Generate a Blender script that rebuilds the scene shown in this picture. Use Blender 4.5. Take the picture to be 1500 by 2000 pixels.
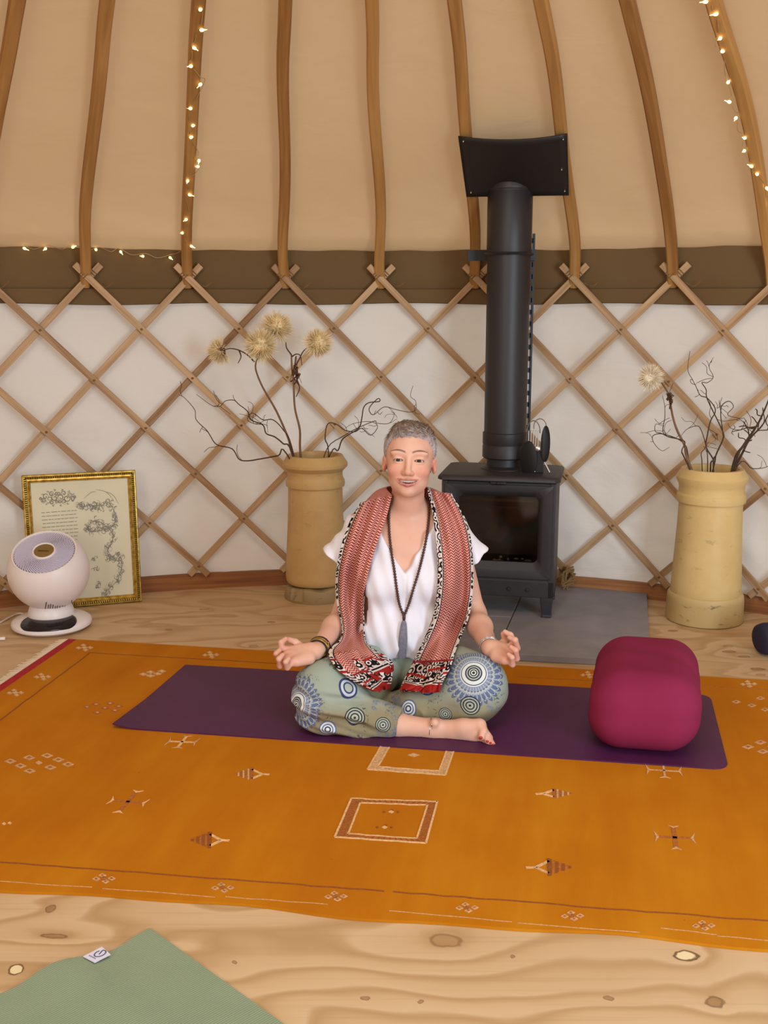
import bpy, math, random
import numpy as np
from mathutils import Matrix, Vector

for _o in list(bpy.data.objects):
    bpy.data.objects.remove(_o)
scene = bpy.context.scene
COL = scene.collection
random.seed(7)
RNG = np.random.default_rng(11)

# ------------------------------------------------------------------ camera
F_PX, HOR, CAM_H = 2100.0, 585.0, 1.29
PITCH = math.atan((1000 - HOR) / F_PX)
cam_d = bpy.data.cameras.new('camera')
cam_d.sensor_fit = 'VERTICAL'
cam_d.sensor_height = 36.0
cam_d.sensor_width = 27.0
cam_d.lens = F_PX / 2000 * 36.0
cam_d.clip_start = 0.05
cam = bpy.data.objects.new('camera', cam_d)
COL.objects.link(cam)
cam.location = (0, 0, CAM_H)
cam.rotation_euler = (math.pi / 2 - PITCH, 0, 0)
scene.camera = cam

# ------------------------------------------------------------------ light
scene.view_settings.view_transform = 'Standard'
scene.view_settings.look = 'None'
scene.view_settings.gamma = 1.0
scene.view_settings.use_curve_mapping = False
scene.view_settings.exposure = -0.12
world = bpy.data.worlds.new('world')
scene.world = world
world.use_nodes = True
world.node_tree.nodes['Background'].inputs[0].default_value = (1.0, 0.91, 0.80, 1)
world.node_tree.nodes['Background'].inputs[1].default_value = 0.74


def area(name, loc, target, size, power, col, shape='DISK', size_y=None):
    l = bpy.data.lights.new(name, 'AREA')
    l.shape = shape
    l.size = size
    if size_y:
        l.size_y = size_y
    l.energy = power
    l.color = col
    o = bpy.data.objects.new(name, l)
    COL.objects.link(o)
    o.location = loc
    o.rotation_euler = (Vector(target) - Vector(loc)).to_track_quat('-Z', 'Y').to_euler()
    return o


area('crown_skylight', (-0.1, 1.5, 2.95), (-0.1, 2.0, 0), 1.3, 28, (1.0, 0.95, 0.88))
area('doorway_daylight', (2.2, -0.3, 1.15), (0.9, 4.4, 0.5), 1.0, 115, (0.66, 0.83, 1.0), 'RECTANGLE', 1.8)
area('warm_left_fill', (-1.5, -1.0, 1.6), (-0.2, 4.0, 1.1), 1.2, 40, (1.0, 0.90, 0.78), 'RECTANGLE', 1.0)  # added fill lamp warming the wall from behind left; no known window there

# ------------------------------------------------------------------ helpers
CP, SP = math.cos(PITCH), math.sin(PITCH)
CAMP = np.array([0, 0, CAM_H])


def ray(px, py):
    u = (px - 750) / F_PX
    v = (py - 1000) / F_PX
    return np.array([u, CP - v * SP, -SP - v * CP])


def atY(px, py, Y):
    d = ray(px, py)
    return CAMP + d * (Y / d[1])


def atZ(px, py, z=0.0):
    d = ray(px, py)
    return CAMP + d * ((z - CAM_H) / d[2])


YC = np.array([-0.1, 1.65])      # centre of the yurt
YR = 3.15                        # lattice radius


def cyl(phi, r, z):
    """phi in degrees from the +Y axis"""
    a = math.radians(phi)
    return np.array([YC[0] + r * math.sin(a), YC[1] + r * math.cos(a), z])


def lin(h):
    h = h.lstrip('#')
    out = []
    for i in (0, 2, 4):
        c = int(h[i:i + 2], 16) / 255
        out.append(c / 12.92 if c <= 0.04045 else ((c + 0.055) / 1.055) ** 2.4)
    return tuple(out) + (1.0,)


def hash2(ix, iy, seed):
    n = (ix * 374761393 + iy * 668265263 + seed * 1442695041) & 0xffffffff
    n = ((n ^ (n >> 13)) * 1274126177) & 0xffffffff
    return ((n ^ (n >> 16)) & 0xffff) / 65535.0


def vnoise(x, y, seed=0):
    x = np.asarray(x, float)
    y = np.asarray(y, float)
    ix = np.floor(x).astype(np.int64)
    iy = np.floor(y).astype(np.int64)
    fx, fy = x - ix, y - iy
    fx = fx * fx * (3 - 2 * fx)
    fy = fy * fy * (3 - 2 * fy)
    a = hash2(ix, iy, seed)
    b = hash2(ix + 1, iy, seed)
    c = hash2(ix, iy + 1, seed)
    d = hash2(ix + 1, iy + 1, seed)
    return (a + (b - a) * fx) * (1 - fy) + (c + (d - c) * fx) * fy


def fbm(x, y, seed=0, oct=4):
    s, a = 0, 0.5
    for o in range(oct):
        s = s + a * (vnoise(x, y, seed + o * 17) - 0.5)
        x = x * 2.03
        y = y * 2.03
        a *= 0.5
    return s


def smooth_path(pts, n=6):
    """Catmull-Rom through pts"""
    P = [np.asarray(p, float) for p in pts]
    if len(P) < 3:
        return P
    P = [2 * P[0] - P[1]] + P + [2 * P[-1] - P[-2]]
    out = []
    for i in range(1, len(P) - 2):
        for k in range(n):
            t = k / n
            a, b, c, d = P[i - 1], P[i], P[i + 1], P[i + 2]
            out.append(0.5 * (2 * b + (c - a) * t + (2 * a - 5 * b + 4 * c - d) * t * t + (3 * b - a - 3 * c + d) * t ** 3))
    out.append(P[-2])
    return out


def unit(v):
    v = np.asarray(v, float)
    n = np.linalg.norm(v)
    return v / n if n > 1e-12 else v


class MB:
    """collects shapes that become ONE mesh"""

    def __init__(s):
        s.v = []
        s.f = []
        s.uv = []      # per loop
        s.mi = []

    def add(s, verts, faces, uvs=None, mi=0):
        o = len(s.v)
        s.v.extend([tuple(map(float, p)) for p in verts])
        for i, f in enumerate(faces):
            s.f.append(tuple(int(k) + o for k in f))
            s.uv.append([(0.0, 0.0)] * len(f) if uvs is None else uvs[i])
            s.mi.append(mi)
        return s

    def box(s, c, size, R=None, mi=0):
        c = np.asarray(c, float)
        h = np.asarray(size, float) / 2
        vs = []
        for x in (-1, 1):
            for y in (-1, 1):
                for z in (-1, 1):
                    p = np.array([x, y, z]) * h
                    if R is not None:
                        p = R @ p
                    vs.append(c + p)
        fs = [(0, 1, 3, 2), (4, 6, 7, 5), (0, 4, 5, 1), (2, 3, 7, 6), (0, 2, 6, 4), (1, 5, 7, 3)]
        return s.add(vs, fs, mi=mi)

    def sweep(s, frames, cap=True, closed=False, mi=0):
        """frames: list of rings (n x 3); uv u = length, v = round the ring in metres"""
        n = len(frames[0])
        vs = np.concatenate([np.asarray(r, float) for r in frames])
        L = [0.0]
        for i in range(1, len(frames)):
            L.append(L[-1] + np.linalg.norm(np.mean(frames[i], 0) - np.mean(frames[i - 1], 0)))
        per = [0.0]
        for j in range(n):
            per.append(per[-1] + np.linalg.norm(np.asarray(frames[0][(j + 1) % n]) - np.asarray(frames[0][j])))
        fs, uv = [], []
        m = len(frames)
        for i in range(m - 1 + (1 if closed else 0)):
            i2 = (i + 1) % m
            la = L[i]
            lb = L[i2] if i2 else L[i] + 0.01
            for j in range(n):
                k = (j + 1) % n
                fs.append((i * n + j, i * n + k, i2 * n + k, i2 * n + j))
                uv.append([(la, per[j]), (la, per[j + 1]), (lb, per[j + 1]), (lb, per[j])])
        if cap and not closed:
            fs.append(tuple(range(n))[::-1])
            uv.append([(0, per[j]) for j in range(n)][::-1])
            fs.append(tuple((m - 1) * n + j for j in range(n)))
            uv.append([(L[-1], per[j]) for j in range(n)])
        return s.add(vs, fs, uv, mi)

    def tube(s, path, r, n=6, cap=True, closed=False, mi=0):
        P = [np.asarray(p, float) for p in path]
        m = len(P)
        rr = [r] * m if np.isscalar(r) else list(r)
        T = []
        for i in range(m):
            if closed:
                T.append(unit(P[(i + 1) % m] - P[i - 1]))
            else:
                T.append(unit(P[min(i + 1, m - 1)] - P[max(i - 1, 0)]))
        ref = np.array([0, 0, 1.0]) if abs(T[0][2]) < 0.9 else np.array([1.0, 0, 0])
        N = unit(np.cross(T[0], ref))
        frames = []
        for i in range(m):
            N = unit(N - T[i] * (N @ T[i]))
            B = np.cross(T[i], N)
            frames.append([P[i] + rr[i] * (math.cos(a) * N + math.sin(a) * B)
                           for a in [2 * math.pi * k / n for k in range(n)]])
        return s.sweep(frames, cap, closed, mi)

    def lathe(s, prof, c=(0, 0, 0), n=48, axis=None, mi=0, cap=False):
        """prof list of (r, z)"""
        c = np.asarray(c, float)
        if axis is None:
            ex, ey, ez = np.eye(3)
        else:
            ez = unit(axis)
            ref = np.array([0, 0, 1.0]) if abs(ez[2]) < 0.95 else np.array([0, 1.0, 0])
            ex = unit(np.cross(ref, ez))
            ey = np.cross(ez, ex)
        frames = []
        for r, z in prof:
            frames.append([c + ez * z + r * (math.cos(a) * ex + math.sin(a) * ey)
                           for a in [2 * math.pi * k / n for k in range(n)]])
        return s.sweep(frames, cap, False, mi)

    def sphere(s, c, r, n=10, m=7, mi=0, axis=None):
        r = np.array([r, r, r] if np.isscalar(r) else r, float)
        prof = []
        c = np.asarray(c, float)
        fr = []
        for i in range(m + 1):
            t = math.pi * i / m
            rr = max(math.sin(t), 1e-3)
            fr.append([c + r * np.array([rr * math.cos(2 * math.pi * k / n), rr * math.sin(2 * math.pi * k / n), -math.cos(t)])
                       for k in range(n)])
        return s.sweep(fr, True, False, mi)

    def grid(s, G, uv=None, closed_u=False, mi=0, flip=False):
        """G: (a, b, 3)"""
        G = np.asarray(G, float)
        a, b = G.shape[:2]
        fs, uvs = [], []
        for i in range(a - 1):
            for j in range(b - 1 + (1 if closed_u else 0)):
                k = (j + 1) % b
                q = (i * b + j, i * b + k, (i + 1) * b + k, (i + 1) * b + j)
                w = None
                if uv is not None:
                    w = [tuple(uv[i][j]), tuple(uv[i][k]), tuple(uv[i + 1][k]), tuple(uv[i + 1][j])]
                else:
                    w = [(0, 0)] * 4
                if flip:
                    q = q[::-1]
                    w = w[::-1]
                fs.append(q)
                uvs.append(w)
        return s.add(G.reshape(-1, 3), fs, uvs, mi)

    def prism(s, poly, thick, n=None, mi=0):
        """extrude a flat polygon (list of 3D points) by vector thick"""
        P = [np.asarray(p, float) for p in poly]
        t = np.asarray(thick, float)
        k = len(P)
        vs = P + [p + t for p in P]
        fs = [tuple(range(k))[::-1], tuple(range(k, 2 * k))]
        for i in range(k):
            j = (i + 1) % k
            fs.append((i, j, k + j, k + i))
        return s.add(vs, fs, mi=mi)

    def ribbon(s, pts, w, nrm=(0, 0, 1), th=0.0012, mi=0):
        P = [np.asarray(p, float) for p in pts]
        nn = unit(nrm)
        m = len(P)
        ww = [w] * m if np.isscalar(w) else w
        fr = []
        for i in range(m):
            T = unit(P[min(i + 1, m - 1)] - P[max(i - 1, 0)])
            S = unit(np.cross(T, nn)) * ww[i] / 2
            fr.append([P[i] - S, P[i] + S, P[i] + S + nn * th, P[i] - S + nn * th])
        return s.sweep(fr, True, False, mi)


MATRIX = {}      # world matrix of every object made here


def tag(o, label=None, cat=None, group=None, kind=None):
    for k, v in (('label', label), ('category', cat), ('group', group), ('kind', kind)):
        if v is not None:
            o[k] = v
    return o


def thing(name, loc, label, cat, group=None, rotz=0.0, kind=None):
    o = bpy.data.objects.new(name, None)
    o.empty_display_size = 0.05
    COL.objects.link(o)
    o.location = tuple(map(float, loc))
    o.rotation_euler = (0, 0, rotz)
    MATRIX[o] = Matrix.Translation(Vector(tuple(map(float, loc)))) @ Matrix.Rotation(rotz, 4, 'Z')
    return tag(o, label, cat, group, kind)


def mk(name, mb, mat, parent=None, smooth=None, label=None, cat=None, group=None, kind=None,
       local=False, bevel=0, subsurf=0, solid=0, origin=None):
    """link the collected shapes as one mesh object; verts are world coords unless local"""
    v = np.array(mb.v)
    if parent is not None:
        M = MATRIX[parent]
        if not local:
            Mi = np.array(M.inverted())
            v = v @ Mi[:3, :3].T + Mi[:3, 3]
        loc = None
        Mw = M
    else:
        loc = np.array([v[:, 0].mean(), v[:, 1].mean(), v[:, 2].min()]) if origin is None else np.asarray(origin, float)
        v = v - loc
        Mw = Matrix.Translation(Vector(loc))
    me = bpy.data.meshes.new(name)
    me.from_pydata(v.tolist(), [], mb.f)
    uvl = me.uv_layers.new(name='UVMap')
    flat = np.array([c for f in mb.uv for c in f], dtype=np.float32).ravel()
    uvl.data.foreach_set('uv', flat)
    mats = mat if isinstance(mat, (list, tuple)) else [mat]
    for m in mats:
        me.materials.append(m)
    if len(mats) > 1:
        me.polygons.foreach_set('material_index', mb.mi)
    if smooth is not None:
        me.polygons.foreach_set('use_smooth', [True] * len(me.polygons))
        if smooth < 180:
            me.set_sharp_from_angle(angle=math.radians(smooth))
    me.update()
    o = bpy.data.objects.new(name, me)
    COL.objects.link(o)
    if parent is not None:
        o.parent = parent
    else:
        o.location = tuple(loc)
    MATRIX[o] = Mw.copy()
    if bevel:
        b = o.modifiers.new('bevel', 'BEVEL')
        b.width = bevel
        b.segments = 2
        b.limit_method = 'ANGLE'
    if solid:
        b = o.modifiers.new('solid', 'SOLIDIFY')
        b.thickness = solid
        b.offset = 0
    if subsurf:
        b = o.modifiers.new('sub', 'SUBSURF')
        b.levels = subsurf
        b.render_levels = subsurf
    return tag(o, label, cat, group, kind)


def share(o, name, parent=None, loc=None, rot=None):
    """a copy that shares mesh data"""
    c = o.copy()
    c.name = name
    COL.objects.link(c)
    if parent is not None:
        c.parent = parent
    if loc is not None:
        c.location = tuple(map(float, loc))
    if rot is not None:
        c.rotation_euler = rot
    MATRIX[c] = MATRIX[o].copy()
    return c


# ------------------------------------------------------------------ materials
class NT:
    """tiny node-tree writer"""

    def __init__(s, name):
        s.m = bpy.data.materials.new(name)
        s.m.use_nodes = True
        s.t = s.m.node_tree
        s.b = s.t.nodes['Principled BSDF']

    def n(s, typ, **kw):
        nd = s.t.nodes.new(typ)
        for k, v in kw.items():
            setattr(nd, k, v)
        return nd

    def link(s, a, b):
        s.t.links.new(a, b)

    def put(s, sock, v):
        if hasattr(v, 'links') or hasattr(v, 'is_output'):
            s.link(v, sock)
        else:
            sock.default_value = v

    def math(s, op, a, b=0.0, c=0.0, clamp=False):
        nd = s.n('ShaderNodeMath', operation=op)
        nd.use_clamp = clamp
        s.put(nd.inputs[0], a)
        s.put(nd.inputs[1], b)
        s.put(nd.inputs[2], c)
        return nd.outputs[0]

    def coord(s, which='Object'):
        return s.n('ShaderNodeTexCoord').outputs[which]

    def mapping(s, vec, scale=(1, 1, 1), loc=(0, 0, 0), rot=(0, 0, 0)):
        nd = s.n('ShaderNodeMapping')
        s.put(nd.inputs['Vector'], vec)
        nd.inputs['Scale'].default_value = scale
        nd.inputs['Location'].default_value = loc
        nd.inputs['Rotation'].default_value = rot
        return nd.outputs[0]

    def noise(s, vec, scale=5, detail=3, rough=0.5, dist=0.0):
        nd = s.n('ShaderNodeTexNoise')
        s.put(nd.inputs['Vector'], vec)
        nd.inputs['Scale'].default_value = scale
        nd.inputs['Detail'].default_value = detail
        nd.inputs['Roughness'].default_value = rough
        nd.inputs['Distortion'].default_value = dist
        return nd.outputs[0]

    def ramp(s, fac, stops, mode='LINEAR'):
        nd = s.n('ShaderNodeValToRGB')
        nd.color_ramp.interpolation = mode
        e = nd.color_ramp.elements
        while len(e) < len(stops):
            e.new(0.5)
        for i, (p, c) in enumerate(stops):
            e[i].position = p
            e[i].color = c if not isinstance(c, str) else lin(c)
        s.put(nd.inputs[0], fac)
        return nd.outputs[0]

    def mix(s, fac, a, b, blend='MIX'):
        nd = s.n('ShaderNodeMix', data_type='RGBA', blend_type=blend)
        s.put(nd.inputs[0], fac)
        s.put(nd.inputs[6], lin(a) if isinstance(a, str) else a)
        s.put(nd.inputs[7], lin(b) if isinstance(b, str) else b)
        return nd.outputs[2]

    def sep(s, vec):
        nd = s.n('ShaderNodeSeparateXYZ')
        s.put(nd.inputs[0], vec)
        return nd.outputs

    def comb(s, x, y, z=0.0):
        nd = s.n('ShaderNodeCombineXYZ')
        s.put(nd.inputs[0], x)
        s.put(nd.inputs[1], y)
        s.put(nd.inputs[2], z)
        return nd.outputs[0]

    def smooth(s, v, a, b):
        nd = s.n('ShaderNodeMapRange', interpolation_type='SMOOTHSTEP')
        s.put(nd.inputs[0], v)
        nd.inputs[1].default_value = a
        nd.inputs[2].default_value = b
        return nd.outputs[0]

    def bump(s, h, strength=0.3, dist=0.01):
        nd = s.n('ShaderNodeBump')
        nd.inputs['Strength'].default_value = strength
        nd.inputs['Distance'].default_value = dist
        s.put(nd.inputs['Height'], h)
        s.link(nd.outputs[0], s.b.inputs['Normal'])

    def out(s, col=None, rough=0.6, metal=0.0, spec=0.5, **kw):
        if col is not None:
            s.put(s.b.inputs['Base Color'], lin(col) if isinstance(col, str) else col)
        s.put(s.b.inputs['Roughness'], rough)
        s.put(s.b.inputs['Metallic'], metal)
        s.put(s.b.inputs['Specular IOR Level'], spec)
        for k, v in kw.items():
            s.put(s.b.inputs[k.replace('_', ' ')], v)
        return s.m


def plain(name, col, rough=0.6, metal=0.0, spec=0.5, var=0.0, vscale=8, bump=0.0, bscale=80, **kw):
    t = NT(name)
    c = lin(col)
    if var:
        nz = t.noise(t.coord(), vscale, 4)
        d = tuple(x * (1 - var) for x in c[:3]) + (1,)
        u = tuple(min(1, x * (1 + var)) for x in c[:3]) + (1,)
        c = t.ramp(nz, [(0.3, d), (0.7, u)])
    if bump:
        t.bump(t.noise(t.coord(), bscale, 3), bump, 0.003)
    return t.out(c, rough, metal, spec, **kw)


def wood(name, dark, light, along=2.5, across=55, rough=0.6, rnd=0.25):
    t = NT(name)
    uv = t.coord('UV')
    info = t.n('ShaderNodeObjectInfo')
    r = info.outputs['Random']
    off = t.math('MULTIPLY', r, 37.0)
    v = t.n('ShaderNodeVectorMath', operation='ADD')
    t.link(uv, v.inputs[0])
    t.link(t.comb(off, off, off), v.inputs[1])
    mp = t.mapping(v.outputs[0], (along, across, 1))
    n1 = t.noise(mp, 1.0, 4, 0.55, 0.6)
    n2 = t.noise(t.mapping(v.outputs[0], (along * 0.8, 6, 1)), 1.0, 2)
    fac = t.math('ADD', t.math('MULTIPLY', n1, 0.65), t.math('MULTIPLY', n2, 0.35))
    fac = t.math('ADD', fac, t.math('MULTIPLY', t.math('SUBTRACT', r, 0.5), rnd))
    col = t.ramp(fac, [(0.33, dark), (0.66, light)])
    t.bump(n1, 0.15, 0.002)
    return t.out(col, rough, spec=0.3)


# ------------------------------------------------------------------ signed-distance sculpting
def s_sphere(c, r):
    c = np.asarray(c, float)
    return (lambda P: np.linalg.norm(P - c, axis=-1) - r), c, r


def s_ell(c, r, R=None):
    c = np.asarray(c, float)
    r = np.asarray(r, float)

    def f(P):
        q = P - c
        if R is not None:
            q = q @ R
        k0 = np.linalg.norm(q / r, axis=-1)
        k1 = np.linalg.norm(q / (r * r), axis=-1)
        return np.where(k1 > 1e-9, k0 * (k0 - 1) / np.maximum(k1, 1e-9), -r.min())
    return f, c, r.max()


def s_cone(a, b, ra, rb):
    a = np.asarray(a, float)
    b = np.asarray(b, float)
    ba = b - a
    L2 = ba @ ba

    def f(P):
        h = np.clip((P - a) @ ba / L2, 0, 1)
        return np.linalg.norm(P - a - h[..., None] * ba, axis=-1) - (ra + (rb - ra) * h)
    return f, (a + b) / 2, math.sqrt(L2) / 2 + max(ra, rb)


def s_fn(f, c, R):
    return f, np.asarray(c, float), R


class SDF:
    def __init__(s):
        s.items = []
        s.post = None

    def add(s, prim, k=0.01, op='u'):
        s.items.append((op, k, prim[0], prim[1], prim[2]))
        return s

    def ev(s, P, items=None):
        P = np.asarray(P, float)
        d = np.full(P.shape[:-1], 0.6)
        for op, k, f, c, R in (s.items if items is None else items):
            v = f(P)
            if op == 'u':
                h = np.clip(0.5 + 0.5 * (v - d) / k, 0, 1)
                d = v + (d - v) * h - k * h * (1 - h)
            else:
                if op == 's':
                    v = -v
                h = np.clip(0.5 + 0.5 * (d - v) / k, 0, 1)
                d = v + (d - v) * h + k * h * (1 - h)
        if s.post is not None:
            d = d + s.post(P)
        return d

    def mesh(s, xs, ys, zs, B=12, relax=1):
        xs, ys, zs = map(np.asarray, (xs, ys, zs))
        nx, ny, nz = len(xs), len(ys), len(zs)
        F = np.ones((nx, ny, nz), np.float32)
        bl = [(i, j, k) for i in range(0, nx, B) for j in range(0, ny, B) for k in range(0, nz, B)]
        ce, hd = [], []
        for i, j, k in bl:
            lo = np.array([xs[i], ys[j], zs[k]])
            hi = np.array([xs[min(i + B, nx) - 1], ys[min(j + B, ny) - 1], zs[min(k + B, nz) - 1]])
            ce.append((lo + hi) / 2)
            hd.append(np.linalg.norm(hi - lo) / 2)
        ce, hd = np.array(ce), np.array(hd)
        dc = s.ev(ce)
        for n, (i, j, k) in enumerate(bl):
            sl = (slice(i, min(i + B, nx)), slice(j, min(j + B, ny)), slice(k, min(k + B, nz)))
            if abs(dc[n]) > hd[n] * 1.25 + 0.03:
                F[sl] = 1.0 if dc[n] > 0 else -1.0
                continue
            it = [q for q in s.items if q[0] == 'i' or np.linalg.norm(q[3] - ce[n]) < q[4] + hd[n] + 0.05]
            if not it:
                continue
            g = np.stack(np.meshgrid(xs[sl[0]], ys[sl[1]], zs[sl[2]], indexing='ij'), -1)
            F[sl] = s.ev(g, it)
        S = F < 0
        c = [S[:-1, :-1, :-1], S[1:, :-1, :-1], S[:-1, 1:, :-1], S[1:, 1:, :-1], S[:-1, :-1, 1:], S[1:, :-1, 1:], S[:-1, 1:, 1:], S[1:, 1:, 1:]]
        cnt = sum(q.astype(np.int8) for q in c)
        I, J, K = np.nonzero((cnt > 0) & (cnt < 8))
        off = [(0, 0, 0), (1, 0, 0), (0, 1, 0), (1, 1, 0), (0, 0, 1), (1, 0, 1), (0, 1, 1), (1, 1, 1)]
        val = [F[I + a, J + b, K + d] for a, b, d in off]
        pos = [np.stack([xs[I + a], ys[J + b], zs[K + d]], -1) for a, b, d in off]
        acc = np.zeros((len(I), 3))
        num = np.zeros(len(I))
        for a, b in ((0, 1), (2, 3), (4, 5), (6, 7), (0, 2), (1, 3), (4, 6), (5, 7), (0, 4), (1, 5), (2, 6), (3, 7)):
            m = (val[a] < 0) != (val[b] < 0)
            t = np.where(m, val[a] / np.where(m, val[a] - val[b], 1), 0)
            acc += np.where(m[:, None], pos[a] + (pos[b] - pos[a]) * t[:, None], 0)
            num += m
        V = acc / num[:, None]
        ids = (I * (ny - 1) + J) * (nz - 1) + K      # sorted already

        def look(i, j, k):
            return np.searchsorted(ids, (i * (ny - 1) + j) * (nz - 1) + k)
        faces = []
        e = S[:-1] != S[1:]
        i, j, k = np.nonzero(e[:, 1:-1, 1:-1])
        j += 1
        k += 1
        q = np.stack([look(i, j - 1, k - 1), look(i, j, k - 1), look(i, j, k), look(i, j - 1, k)], -1)
        fl = ~S[i, j, k]
        q[fl] = q[fl][:, ::-1]
        faces.append(q)
        e = S[:, :-1] != S[:, 1:]
        i, j, k = np.nonzero(e[1:-1, :, 1:-1])
        i += 1
        k += 1
        q = np.stack([look(i - 1, j, k - 1), look(i - 1, j, k), look(i, j, k), look(i, j, k - 1)], -1)
        fl = ~S[i, j, k]
        q[fl] = q[fl][:, ::-1]
        faces.append(q)
        e = S[:, :, :-1] != S[:, :, 1:]
        i, j, k = np.nonzero(e[1:-1, 1:-1, :])
        i += 1
        j += 1
        q = np.stack([look(i - 1, j - 1, k), look(i, j - 1, k), look(i, j, k), look(i - 1, j, k)], -1)
        fl = ~S[i, j, k]
        q[fl] = q[fl][:, ::-1]
        faces.append(q)
        Q = np.concatenate(faces)
        for _ in range(relax):
            A = np.zeros_like(V)
            n = np.zeros(len(V))
            for a, b in ((0, 1), (1, 2), (2, 3), (3, 0)):
                np.add.at(A, Q[:, a], V[Q[:, b]])
                np.add.at(n, Q[:, a], 1)
                np.add.at(A, Q[:, b], V[Q[:, a]])
                np.add.at(n, Q[:, b], 1)
            V = V * 0.5 + 0.5 * A / np.maximum(n, 1)[:, None]
        return V, Q

    def trace(s, px, py, off=0.0):
        """points where the rays through the pixels meet the surface (nan where they miss)"""
        px = np.asarray(px, float)
        u = (px - 750) / F_PX
        v = (np.asarray(py, float) - 1000) / F_PX
        d = np.stack([u, CP - v * SP, -SP - v * CP], -1)
        d /= np.linalg.norm(d, axis=-1)[..., None]
        t = np.full(px.shape, 2.6)
        for _ in range(60):
            t = t + np.clip(s.ev(CAMP + d * t[..., None]) - off, -.05, .2) * 0.85
        P = CAMP + d * t[..., None]
        bad = np.abs(s.ev(P) - off) > 0.006
        P[bad] = np.nan
        return P


def arr(a, b, step):
    return np.arange(a, b + step, step)


def axis_grid(segs):
    """segs: [(start, step), ..., (end, None)] non-uniform axis"""
    out = []
    for (a, st), (b, _) in zip(segs[:-1], segs[1:]):
        out.append(np.arange(a, b - st * .5, st))
    out.append([segs[-1][0]])
    return np.concatenate(out)


def mesh_vq(name, V, Q, mat, parent, col=None, label=None, kind=None, cat=None):
    """vertex/quad arrays -> object, optional per-vertex colour"""
    Mi = np.array(MATRIX[parent].inverted()) if parent is not None else np.eye(4)
    loc = None
    if parent is None:
        loc = np.array([V[:, 0].mean(), V[:, 1].mean(), V[:, 2].min()])
        v = V - loc
    else:
        v = V @ Mi[:3, :3].T + Mi[:3, 3]
    me = bpy.data.meshes.new(name)
    me.vertices.add(len(v))
    me.vertices.foreach_set('co', v.astype(np.float32).ravel())
    me.loops.add(Q.size)
    me.loops.foreach_set('vertex_index', Q.astype(np.int32).ravel())
    me.polygons.add(len(Q))
    me.polygons.foreach_set('loop_start', np.arange(0, Q.size, 4, dtype=np.int32))
    me.polygons.foreach_set('use_smooth', np.ones(len(Q), bool))
    me.update(calc_edges=True)
    me.validate()
    if col is not None:
        at = me.color_attributes.new('Col', 'FLOAT_COLOR', 'POINT')
        c4 = np.concatenate([col, np.ones((len(col), 1))], 1).astype(np.float32)
        at.data.foreach_set('color', c4.ravel())
    me.materials.append(mat)
    o = bpy.data.objects.new(name, me)
    COL.objects.link(o)
    if parent is not None:
        o.parent = parent
        MATRIX[o] = MATRIX[parent].copy()
    else:
        o.location = tuple(loc)
        MATRIX[o] = Matrix.Translation(Vector(loc))
    return tag(o, label, cat, None, kind)
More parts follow.
